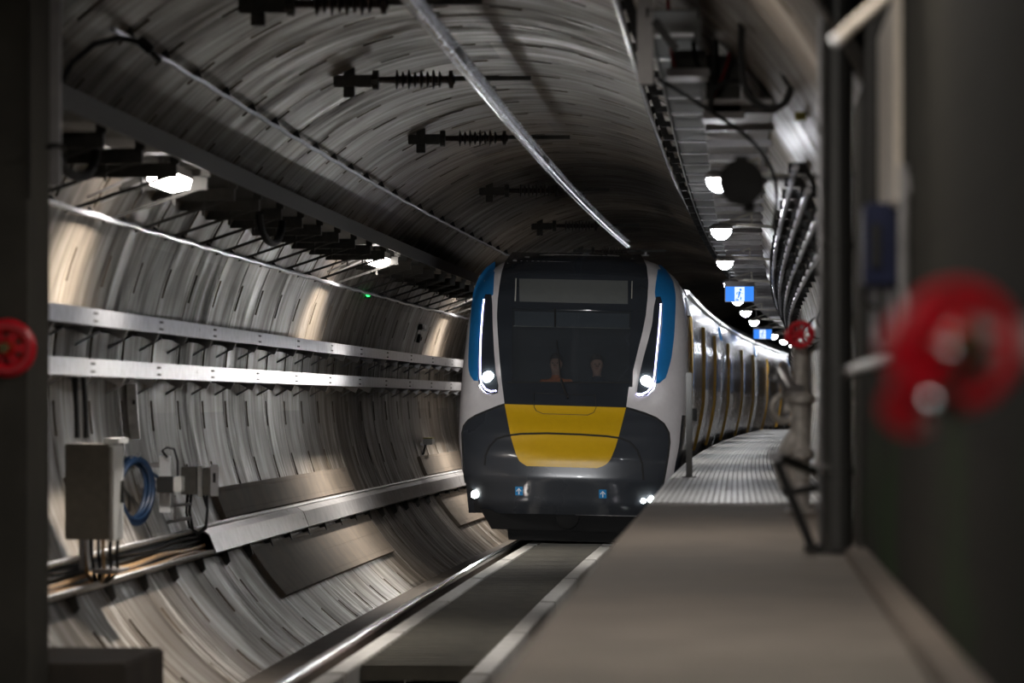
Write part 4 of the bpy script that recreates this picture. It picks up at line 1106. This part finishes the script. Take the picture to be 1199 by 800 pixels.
def sheet(mb, left, right, rows=16, cols=12, off=0.008, back=-0.012, y0=None, y1=None, tilt=0.0):
    """a curved plate following the nose between two outline polylines (photo points, top to bottom)"""
    ya = max(left[0][1], right[0][1]) if y0 is None else y0; yb = min(left[-1][1], right[-1][1]) if y1 is None else y1
    G = []
    for i in range(rows + 1):
        s_ = i / rows
        yl = left[0][1] + (left[-1][1] - left[0][1]) * s_; yr = right[0][1] + (right[-1][1] - right[0][1]) * s_
        xl, xr = poly_x(left, yl), poly_x(right, yr)
        G.append([(xl + (xr - xl) * k / cols, yl + (yr - yl) * k / cols) for k in range(cols + 1)])
    top = [[on_nose(x, y, off) for x, y in r] for r in G]
    mb.loft(top)
    edge = G[0][:] + [r[-1] for r in G[1:]] + G[-1][::-1][1:] + [r[0] for r in G[::-1]][1:-1]
    mb.loft([[on_nose(x, y, off) for x, y in edge], [on_nose(x, y, back) for x, y in edge]], True)
    return mb
def stroke(mb, pts, r, off=0.006, step=3.0):
    Q = []
    for (xa, ya), (xb, yb) in zip(pts, pts[1:]):
        n = max(1, int(math.hypot(xb - xa, yb - ya) / step))
        Q += [(xa + (xb - xa) * i / n, ya + (yb - ya) * i / n) for i in range(n)]
    Q.append(pts[-1])
    return mb.tube([on_nose(x, y, off) for x, y in Q], r, 6)

def train():
    R = thing('train', TR(0, 2, 0), 'silver, blue and black commuter train with a yellow nose coming up the track', 'train')
    # --- nose shell, open behind the windscreen
    zs = frange(0.42, 3.6, 0.045) + [3.65, 3.7, 3.75, 3.8, 3.84, 3.88, 3.91, 3.93, 3.95]
    ts = [math.sin(math.pi / 2 * k / 34) for k in range(-34, 35)]
    ws = [nose(601, 362), nose(738, 366), nose(601, 446), nose(736, 446)]
    wz0, wz1 = min(ws[2][2], ws[3][2]) - 0.05, max(ws[0][2], ws[1][2]) + 0.05
    wu0, wu1 = min(ws[0][0], ws[2][0]) - 0.05, max(ws[1][0], ws[3][0]) + 0.05
    rows = []
    for z in zs:
        w = interp(HW, z); p = interp(PV, z)
        row = [(-w, 3.2, z)]
        for t in ts: row.append((w * t, p + DD(z) * (1 - max(0.0, 1 - abs(t) ** MS) ** (1 / MS)), z))
        row.append((w, 3.2, z)); rows.append(row)
    m = MB(); n = len(rows[0])
    m.v = [TR(*q) for r in rows for q in r]
    for i in range(len(rows) - 1):
        for k in range(n - 1):
            cu = (rows[i][k][0] + rows[i][k + 1][0] + rows[i + 1][k][0] + rows[i + 1][k + 1][0]) / 4; cz = (zs[i] + zs[i + 1]) / 2
            if wu0 < cu < wu1 and wz0 < cz < wz1: continue
            m.f.append((i * n + k, i * n + k + 1, (i + 1) * n + k + 1, (i + 1) * n + k))
    m.f.append(tuple((len(rows) - 1) * n + k for k in range(n)))
    cs = MB(); sd = [f for f in m.f if len(f) == 4 and (f[0] % n >= n - 2 or (f[0] % n >= n - 8 and zs[f[0] // n] < 1.72) or f[0] % n == 0)]
    m.f = [f for f in m.f if f not in set(sd)]
    for left in (True, False):
        cs = MB()
        for f in sd:
            if (f[0] % n == 0) == left: cs.add([m.v[i] for i in f], [(0, 1, 2, 3)])
        cs.build('cab_side', M['skirt'], R)
    m.build('nose_shell', M['silver'], R, True, 40)
    # --- black mask round the windscreen
    ML = [(600, 296), (592, 306), (588, 318), (585, 335), (583, 352), (582, 370), (583, 390), (585, 420), (588, 450), (591, 474)]
    MR = [(750, 298), (757, 312), (759, 330), (758, 350), (756, 370), (752, 390), (747, 410), (741, 435), (736, 455), (733, 478)]
    def cut(tab, ya, yb): return [(poly_x(tab, ya), ya)] + [p for p in tab if ya < p[1] < yb] + [(poly_x(tab, yb), yb)]
    mk = MB()
    sheet(mk, cut(ML, 296, 361), cut(MR, 298, 365), 18, 24)
    sheet(mk, cut(ML, 361, 447.5), [(600, 361), (600, 447.5)], 14, 4)
    sheet(mk, [(739, 365), (737, 447.5)], cut(MR, 365, 447.5), 14, 4)
    sheet(mk, cut(ML, 447.5, 473.5), cut(MR, 447.5, 477.5), 7, 24)
    mk.build('windscreen_surround', M['gloss_black'], R, True, 40)
    g = MB(); sheet(g, [(599.5, 360.5), (599.5, 448)], [(739.5, 364.5), (737.5, 448)], 14, 18, -0.004, -0.012)
    scr = g.build('windscreen', M['screen'], R, True, 40)
    b = MB(); stroke(b, [(601, 380.3), (738, 383.2)], 0.009, -0.03); b.build('blind_bar', M['cream'], scr, True)
    b = MB(); sheet(b, [(602, 363), (602, 379.5)], [(649.5, 364), (649.5, 380.5)], 3, 6, -0.03, -0.036); sheet(b, [(651, 364), (651, 380.5)], [(737, 366), (737, 382.5)], 3, 10, -0.03, -0.036); b.build('sun_blind', M['blind'], scr, True)
    b = MB(); stroke(b, [(650, 361.5), (650, 384)], 0.012, 0.004); b.build('mullion', M['black'], scr, True)
    b = MB(); sheet(b, [(608, 327), (608.5, 353.5)], [(735, 329.5), (735, 356.5)], 4, 14, 0.012, -0.01); b.build('destination_display', M['display'], R, True)
    b = MB(); stroke(b, [(604.5, 327), (603.5, 353)], 0.008, 0.010); b.build('display_edge_strip', M['cream'], R, True)
    b = MB(); stroke(b, [(740, 330), (739.5, 350)], 0.006, 0.010); b.build('display_edge_strip', M['cream'], R, True)
    b = MB(); stroke(b, [(595, 448.3), (738, 448.6)], 0.012, 0.010); b.build('sill_seal', M['rubber'], R, True)
    b = MB(); stroke(b, [(657, 446), (660, 455), (665, 468)], 0.018, 0.03); stroke(b, [(657, 446), (652, 400)], 0.010, 0.03); b.build('wiper', M['rubber'], R, True)
    b = MB(); stroke(b, [(625, 461), (697, 463.5), (698, 478), (695, 484), (688, 487), (636, 485.5), (628, 482), (625.5, 477), (625, 461)], 0.007, 0.013); b.build('hatch_seam', M['black'], R, True)
    # --- blue side patches
    b = MB()
    sheet(b, [(579, 307), (570, 313), (561, 324), (554, 342), (551.5, 370), (549.5, 400), (548.5, 425), (549.5, 438), (555, 446)], [(580, 307), (579, 320), (577.5, 346), (570, 350), (564, 372), (561, 400), (560, 425), (560, 440), (560, 446)], 22, 8, 0.006)
    b.build('side_patch', M['blue'], R, True, 40)
    b = MB()
    sheet(b, [(771, 311), (768, 330), (766, 348), (776, 353), (775, 380), (773, 400), (770, 425), (768, 449)], [(774, 311), (782, 319), (788, 330), (791, 345), (790.5, 370), (789, 395), (786, 420), (780, 442), (772, 449)], 22, 8, 0.006)
    b.build('side_patch', M['blue'], R, True, 40)
    # --- lamp clusters: dark lens, LED line, headlamp
    for (L_, R_, led, hl, rim) in (
        ([(569, 345), (566, 352), (564, 370), (561.5, 400), (560.5, 440), (562.5, 453), (569, 461)], [(575.5, 345), (576.5, 355), (577, 380), (578.5, 410), (580.5, 435), (583.5, 455), (583, 461)],
         [(567.3, 352), (565.5, 368), (563.7, 395), (562.8, 420), (562.8, 440), (564.5, 450), (569, 456.5), (575, 459), (580.5, 458.5)], (572, 442), [(561, 446), (563, 455), (569, 461.5), (577, 463), (582.5, 461), (583.5, 452), (581.5, 440)]),
        ([(768, 348), (765.5, 360), (763.5, 380), (758.5, 400), (753, 420), (748.5, 440), (745, 462)], [(773, 348), (775.5, 356), (774, 375), (772, 400), (769.5, 425), (767, 445), (760, 463)],
         [(773.3, 357), (772.3, 375), (770.5, 395), (768, 420), (766, 440), (763.5, 452), (758, 459.5), (752, 462.3), (746, 462)], (756.5, 447), [(768, 446), (765.5, 456), (758, 464), (747, 466), (743.5, 463)])):
        c = MB(); sheet(c, L_, R_, 20, 6, 0.010); lens = c.build('lamp_cluster', M['gloss_black'], R, True, 40)
        c = MB()
        Q = []
        for (xa, ya), (xb, yb) in zip(led, led[1:]):
            n_ = max(1, int(round(math.hypot(xb - xa, yb - ya) / 2.5))); Q += [(xa + (xb - xa) * i / n_, ya + (yb - ya) * i / n_) for i in range(n_)]
        Q.append(led[-1])
        for x, y in Q:
            p = on_nose(x, y, 0.014); c.lathe(p, (0.1, -1, 0), [(-0.006, 0.012), (0.003, 0.0115), (0.007, 0.007)], 8)
        c.build('led_strip', M['led'], lens)
        c = MB(); stroke(c, rim, 0.006, 0.014); c.build('lens_rim', M['chrome'], lens, True)
        p = on_nose(*hl, 0.0)
        c = MB().lathe(p + Vector((0, -0.015, 0)), (0.02, -1, 0.02), [(-0.02, 0.078), (0.012, 0.076), (0.03, 0.05), (0.036, 0.02)], 20); c.build('headlamp', M['headlight'], lens, True)
    # --- charcoal lower front
    SL = [(591, 474), (583, 476.5), (571, 481.5), (558, 487), (549, 492.5), (544, 499), (542, 508), (542.5, 522), (543.5, 540), (545.5, 565), (549, 600)]
    SRt = [(733, 478), (741, 480), (755, 484.5), (768, 490), (777, 497), (782.5, 507), (783.5, 518), (781.5, 535), (778, 555), (774, 575), (768, 604)]
    b = MB(); sheet(b, SL, SRt, 40, 34, 0.010); b.build('lower_front', M['skirt'], R, True, 40)
    b = MB(); stroke(b, SL[:-1], 0.017, 0.008); b.build('lower_front_seam', M['rubber'], R, True)
    b = MB(); stroke(b, SRt[:-1], 0.017, 0.008); b.build('lower_front_seam', M['rubber'], R, True)
    b = MB(); sheet(b, [(591.2, 474), (594, 490), (597, 506), (600.5, 520), (604.5, 533), (609, 541), (617, 546)], [(732.8, 478), (729, 494), (724.5, 511), (720.5, 525), (715, 538), (709, 545), (699, 548.5)], 26, 26, 0.017, 0.0); b.build('yellow_panel', M['yellow'], R, True, 40)
    b = MB(); stroke(b, [(568, 545), (569, 534), (573, 524), (582, 514.5), (592, 510.8), (610, 508.8), (640, 508.2), (680, 509.6), (710, 511.5), (726, 513.6), (737, 518), (746, 528), (751.5, 543), (753, 562)], 0.015, 0.014); b.build('cover_seam', M['rubber'], R, True)
    for x0, y0 in ((608, 574.5), (705.7, 578)):
        b = MB(); sheet(b, [(x0 - 4.4, y0 - 5), (x0 - 4.4, y0 + 5)], [(x0 + 4.4, y0 - 4.8), (x0 + 4.4, y0 + 5.2)], 2, 2, 0.016, 0.0)
        d = b.build('lifting_point_sticker', M['decal'], R)
        b = MB(); stroke(b, [(x0, y0 + 3.6), (x0, y0 - 3)], 0.008, 0.020); stroke(b, [(x0 - 2.6, y0), (x0, y0 - 3.2), (x0 + 2.6, y0)], 0.008, 0.020); b.build('arrow', M['white'], d)
    # marker lamps low on the corners
    for pts in (((557.5, 578.5, 0.05),), ((752.5, 586, 0.032), (761, 584, 0.045))):
        for x, y, rr in pts:
            p = on_nose(x, y, 0.02)
            h = MB().lathe(p + Vector((0, 0.06, 0)), (0, -1, 0), [(-0.02, rr * 1.3), (0.05, rr * 1.3), (0.055, rr * 1.05)], 16).build('marker_lamp', M['black'], R, True)
            MB().lathe(p, (0, -1, 0), [(0.0, rr), (0.012, rr * 0.9), (0.02, rr * 0.4)], 16).build('lens', M['headlight'], h, True)
    # --- underframe: coupler pocket, bogie
    m = MB().loft([[TR(u, 0.45, z) for u, z in ((-1.0, 0.20), (1.0, 0.20), (1.16, 0.46), (-1.16, 0.46))], [TR(u, 3.0, z) for u, z in ((-1.15, 0.20), (1.15, 0.20), (1.25, 0.46), (-1.25, 0.46))]], True, True)
    m.build('underframe', M['under'], R)
    m = MB().loft([[TR(u, 0.55, z) for u, z in ((-0.78, 0.06), (0.78, 0.06), (0.80, 0.20), (-0.80, 0.20))], [TR(u, 0.75, z) for u, z in ((-0.78, 0.06), (0.78, 0.06), (0.80, 0.20), (-0.80, 0.20))]], True, True)
    m.build('rail_guard', M['under'], R)
    m = MB().lathe(TR(0, 0.6, 0.38), (0, -1, 0), [(0, 0.11), (0.12, 0.11), (0.14, 0.15), (0.28, 0.15), (0.30, 0.10)], 16); m.build('coupler', M['under'], R, True)
    for v in (2.6, 4.7):
        for u in (-0.84, 0.84):
            MB().lathe(TR(u - 0.07, v, 0.492), (1, 0, 0), [(0, 0.30), (0.02, 0.43), (0.10, 0.43), (0.105, 0.46), (0.13, 0.46), (0.135, 0.30)], 28).build('wheel', M['darksteel'], R, True)
    # --- cab interior, seen through the windscreen
    ca = MB().loft([[TR(u, v, 1.95) for u, v in ((-1.2, 1.4), (1.2, 1.4), (1.2, 3.1), (-1.2, 3.1))], [TR(u, v, 1.25) for u, v in ((-1.2, 1.4), (1.2, 1.4), (1.2, 3.1), (-1.2, 3.1))]], True, True)
    cab = MB().loft([[TR(u, 3.1, z) for u, z in ((-1.35, 1.2), (1.35, 1.2), (1.3, 3.6), (-1.3, 3.6))], [TR(u, 3.15, z) for u, z in ((-1.35, 1.2), (1.35, 1.2), (1.3, 3.6), (-1.3, 3.6))]], True, True)
    cab.build('cab_bulkhead', M['cab'], R)
    MB().loft([[TR(u, v, 2.10) for u, v in ((-0.95, 1.25), (0.95, 1.25), (1.1, 1.75), (-1.1, 1.75))], [TR(u, v, 1.9) for u, v in ((-0.95, 1.2), (0.95, 1.2), (1.1, 1.75), (-1.1, 1.75))]], True, True).build('driver_desk', M['cab'], R)
    # --- carriages behind the nose
    SPf = [(1.23, 0.50), (1.33, 1.05), (1.39, 1.25), (1.46, 1.60), (1.505, 1.92), (1.505, 2.30), (1.50, 2.75), (1.47, 3.15), (1.41, 3.42)]
    RFf = [(1.41, 3.42), (1.31, 3.55), (1.17, 3.70), (0.95, 3.82), (0.5, 3.90)]
    def usec(z):
        pts = [(b_, a_) for a_, b_ in SPf]
        for (za, ua), (zb, ub) in zip(pts, pts[1:]):
            if z <= zb: return ua + (ub - ua) * max(0, (z - za)) / (zb - za)
        return pts[-1][1]
    cars = [(3.21, 23.3), (23.9, 48.4), (49.0, 73.5), (74.1, 98.6), (99.2, 123)]
    for (a, b) in cars:
        vs = frange(a, b, 2.0)
        side = MB()
        side.loft([[TR(u, v, z) for u, z in SPf] for v in vs]); side.loft([[TR(-u, v, z) for u, z in SPf] for v in vs])
        for v in (a, b): side.loft([[TR(-u, v, z) for u, z in SPf], [TR(u, v, z) for u, z in SPf]])
        side.build('carriage_body', M['stainless'], R, True, 30)
        rf = MB().loft([[TR(u, v, z) for u, z in RFf] + [TR(-u, v, z) for u, z in RFf[::-1]] for v in vs])
        rf.build('carriage_roof', M['roof'], R, True, 40)
        gut = MB().loft([[TR(u, v, z) for u, z in ((1.415, 3.42), (1.46, 3.44), (1.46, 3.49), (1.39, 3.5))] for v in vs], True, True); gut.build('gutter', M['galv'], R)
    for (a, b) in zip([c[1] for c in cars], [c[0] for c in cars[1:]]):
        MB().loft([[TR(u * 0.93, v, 0.6 + (z - 0.6) * 0.97) for u, z in SPf + RFf[1:]] + [TR(-u * 0.93, v, 0.6 + (z - 0.6) * 0.97) for u, z in (SPf + RFf[1:])[::-1]] for v in frange(a - 0.02, b + 0.02, 0.16)]).build('gangway_bellows', M['rubber'], R)
    def side_plate(v0, v1, z0, z1, off, nz=10, th=0.015):
        m = MB(); zz = frange(z0, z1, (z1 - z0) / nz)
        for o in (off,): m.loft([[TR(usec(z) + o, v, z) for z in zz] for v in frange(v0, v1, 0.8)])
        e = [(v0, z) for z in zz] + [(v1, z) for z in zz[::-1]]
        m.loft([[TR(usec(z) + off, v, z) for v, z in e], [TR(usec(z) + off - th, v, z) for v, z in e]], True)
        return m
    doorY = [53.0, 61.0, 68.4, 77.8, 87.6, 96.0, 106.6, 117.3, 127.5, 137]
    for Y in doorY:
        v = Y - YT
        d = side_plate(v, v + 1.5, 1.16, 3.16, 0.012).build('door', M['stainless'], R, True, 30)
        side_plate(v + 0.22, v + 0.66, 2.0, 2.95, 0.018, 5).build('door_window', M['winglass'], d, True)
        side_plate(v + 0.86, v + 1.30, 2.0, 2.95, 0.018, 5).build('door_window', M['winglass'], d, True)
        zz = frange(1.17, 3.12, 0.12)
        e = MB().loft([[TR(usec(z) + a_, v + b_, z) for a_, b_ in ((0.0, -0.02), (0.045, -0.02), (0.045, 0.03), (0.0, 0.03))] for z in zz], True, True)
        e.build('door_edge', M['doory'], d)
    ed = [3.3] + doorY
    for i in range(len(doorY) - 1):
        v0, v1 = doorY[i] - YT + 1.8, doorY[i + 1] - YT - 0.35
        if any(v0 < c_[1] < v1 for c_ in cars):
            e_ = [c_[1] for c_ in cars if v0 < c_[1] < v1][0]
            segs = [(v0, e_ - 0.5), (e_ + 1.1, v1)]
        else: segs = [(v0, v1)]
        for s0, s1 in segs:
            if s1 - s0 > 0.8:
                side_plate(s0 + 0.3, s1 - 0.3, 2.15, 2.85, 0.010, 6).build('side_window', M['winglass'], R, True, 30)
    for v in (2.55, 23.35, 48.45, 73.6):
        side_plate(v - 0.45, v + 0.25, 3.12, 3.36, 0.03, 3, 0.04).build('side_indicator', M['navy'] if v < 5 else M['blue'], R)
    # --- roof gear
    for v, u in ((6.5, -0.05),):
        MB().obox(TR(u, v, 3.96), (0.9, 1.4, 0.16)).build('roof_box', M['under'], R, bevel=0.02)
    # spots of the headlamps
    for x, y in ((572, 442), (756.5, 447), (557.5, 578.5)):
        l = bpy.data.lights.new('headlamp_beam', 'SPOT'); l.energy = 26; l.spot_size = math.radians(70); l.spot_blend = 0.8; l.shadow_soft_size = 0.06; l.color = (1.0, 0.96, 0.90)
        o = bpy.data.objects.new('headlamp_beam', l); C.objects.link(o); p = on_nose(x, y, 0.10); o.location = p + Vector((0, -0.05, 0))
        o.rotation_euler = (math.radians(84), 0, math.radians(180) + 0.0)
    l = bpy.data.lights.new('cab_lamp', 'POINT'); l.energy = 1.2; l.shadow_soft_size = 0.1
    o = bpy.data.objects.new('cab_lamp', l); C.objects.link(o); o.location = TR(0.1, 1.75, 3.1)
    return R
TRAIN = train()

# ------------------------------------------------------------------ the two people in the cab
def person(u, v, zs, vest, label, turn):
    """seated figure facing the camera; built round the pelvis, skinned, then coloured by region"""
    V = {}; E = []; Rr = {}
    def add(k, p, r, parent=None):
        V[k] = Vector(p); Rr[k] = r
        if parent: E.append((parent, k))
    add('pelvis', (0, 0, 0), 0.15)
    add('belly', (0, 0, 0.20), 0.14, 'pelvis'); add('chest', (0, -0.01, 0.38), 0.16, 'belly'); add('collar', (0, 0, 0.53), 0.085, 'chest')
    add('neck', (0, -0.01, 0.60), 0.055, 'collar'); add('jaw', (0, -0.03, 0.67), 0.068, 'neck'); add('face', (0, -0.02, 0.75), 0.084, 'jaw'); add('crown', (0, 0.0, 0.83), 0.07, 'face')
    add('nose', (0, -0.125, 0.735), 0.014, 'face')
    for s in (-1, 1):
        k = 'L' if s < 0 else 'R'
        add('ear' + k, (s * 0.088, 0.0, 0.74), 0.014, 'face')
        add('sh' + k, (s * 0.19, 0.0, 0.48), 0.07, 'chest'); add('el' + k, (s * 0.26, -0.08, 0.22), 0.05, 'sh' + k)
        add('wr' + k, (s * 0.20, -0.32, 0.20), 0.032, 'el' + k); add('palm' + k, (s * 0.185, -0.39, 0.205), 0.034, 'wr' + k)
        for j, (dx, L) in enumerate(((-0.03, 0.07), (-0.01, 0.085), (0.01, 0.08), (0.03, 0.06))):
            add('fa%d%s' % (j, k), (s * 0.185 + dx, -0.43, 0.20), 0.010, 'palm' + k); add('fb%d%s' % (j, k), (s * 0.185 + dx * 1.1, -0.43 - L * 0.7, 0.175), 0.008, 'fa%d%s' % (j, k))
        add('th' + k, (s * 0.14, -0.40, 0.20), 0.011, 'palm' + k); add('tt' + k, (s * 0.12, -0.43, 0.19), 0.009, 'th' + k)
        add('hip' + k, (s * 0.10, -0.02, -0.02), 0.10, 'pelvis'); add('kn' + k, (s * 0.13, -0.42, 0.0), 0.075, 'hip' + k); add('an' + k, (s * 0.13, -0.46, -0.42), 0.05, 'kn' + k); add('toe' + k, (s * 0.14, -0.60, -0.47), 0.04, 'an' + k)
    keys = list(V); idx = {k: i for i, k in enumerate(keys)}
    me = bpy.data.meshes.new('person'); me.from_pydata([V[k] for k in keys], [(idx[a], idx[b]) for a, b in E], [])
    o = bpy.data.objects.new('person', me); C.objects.link(o)
    md = o.modifiers.new('skin', 'SKIN'); sd = o.modifiers.new('sub', 'SUBSURF'); sd.levels = 2; sd.render_levels = 2
    sv = me.skin_vertices[0].data
    for i, k in enumerate(keys): sv[i].radius = (Rr[k], Rr[k]); sv[i].use_root = (k == 'pelvis')
    dg = bpy.context.evaluated_depsgraph_get(); ev = o.evaluated_get(dg)
    m2 = bpy.data.meshes.new_from_object(ev); bpy.data.objects.remove(o)
    m2.materials.clear()
    for mm in ('skin', vest, 'shirt'): m2.materials.append(M[mm])
    for p in m2.polygons:
        c = p.center; p.use_smooth = True
        p.material_index = 0 if (c.z > 0.585 or (c.y < -0.33 and c.z > 0.14)) else (1 if c.z > 0.08 else 2)
    P = bpy.data.objects.new('person', m2); C.objects.link(P)
    P.location = TR(u, v, zs); P.rotation_euler = (0, 0, turn)
    tag(P, label, 'person')
    def child(mb, name, mat):
        ob = mb.build(name, mat, None, True, origin=(0, 0, 0)); ob.parent = P; return ob
    hp = [(-0.03, 0.095), (0.02, 0.093), (0.06, 0.08), (0.09, 0.055), (0.105, 0.02)]
    child(MB().lathe((0, 0.022, 0.79), (0, 0.25, 1), hp, 16), 'hair', M['hair'])
    for s in (-1, 1): child(MB().lathe((s * 0.032, -0.098, 0.755), (0, -1, 0), [(-0.01, 0.010), (0.004, 0.009), (0.008, 0.004)], 10), 'eye', M['black'])
    child(MB().bar((-0.022, -0.098, 0.69), (0.022, -0.098, 0.69), 0.012, 0.007), 'mouth', M['darkred'])
    return P
ph = nose(697, 428); pl = nose(648, 428)
person(ph[0] - 0.02, 2.05, 2.42 - 0.75, 'shirt', 'person in dark clothing sitting behind the windscreen on the walkway side of the cab', 0.05)
person(pl[0] - 0.02, 2.05, 2.42 - 0.75, 'vest', 'person in an orange vest sitting behind the windscreen beside the wiper', -0.1)
def cab_seat(u, label):
    s = thing('cab_seat', TR(u, 2.1, 1.25), label, 'seat', 'seats in the cab')
    b = TR(u, 2.1, 0)
    zf = 1.205
    MB().box(b.x - 0.24, b.x + 0.24, b.y - 0.25, b.y + 0.25, 1.42, 1.53).build('seat_cushion', M['shirt'], s, bevel=0.03)
    MB().box(b.x - 0.23, b.x + 0.23, b.y + 0.16, b.y + 0.27, 1.531, 2.15).build('backrest', M['shirt'], s, bevel=0.03)
    MB().lathe((b.x, b.y, 1.0), (0, 0, 1), [(0, 0.16), (0.03, 0.16), (0.04, 0.05), (0.419, 0.05)], 14).build('pedestal', M['darksteel'], s, True)
cab_seat(ph[0] - 0.02, 'dark cab seat behind the person in dark clothing')
cab_seat(pl[0] - 0.02, 'dark cab seat behind the person in the orange vest')
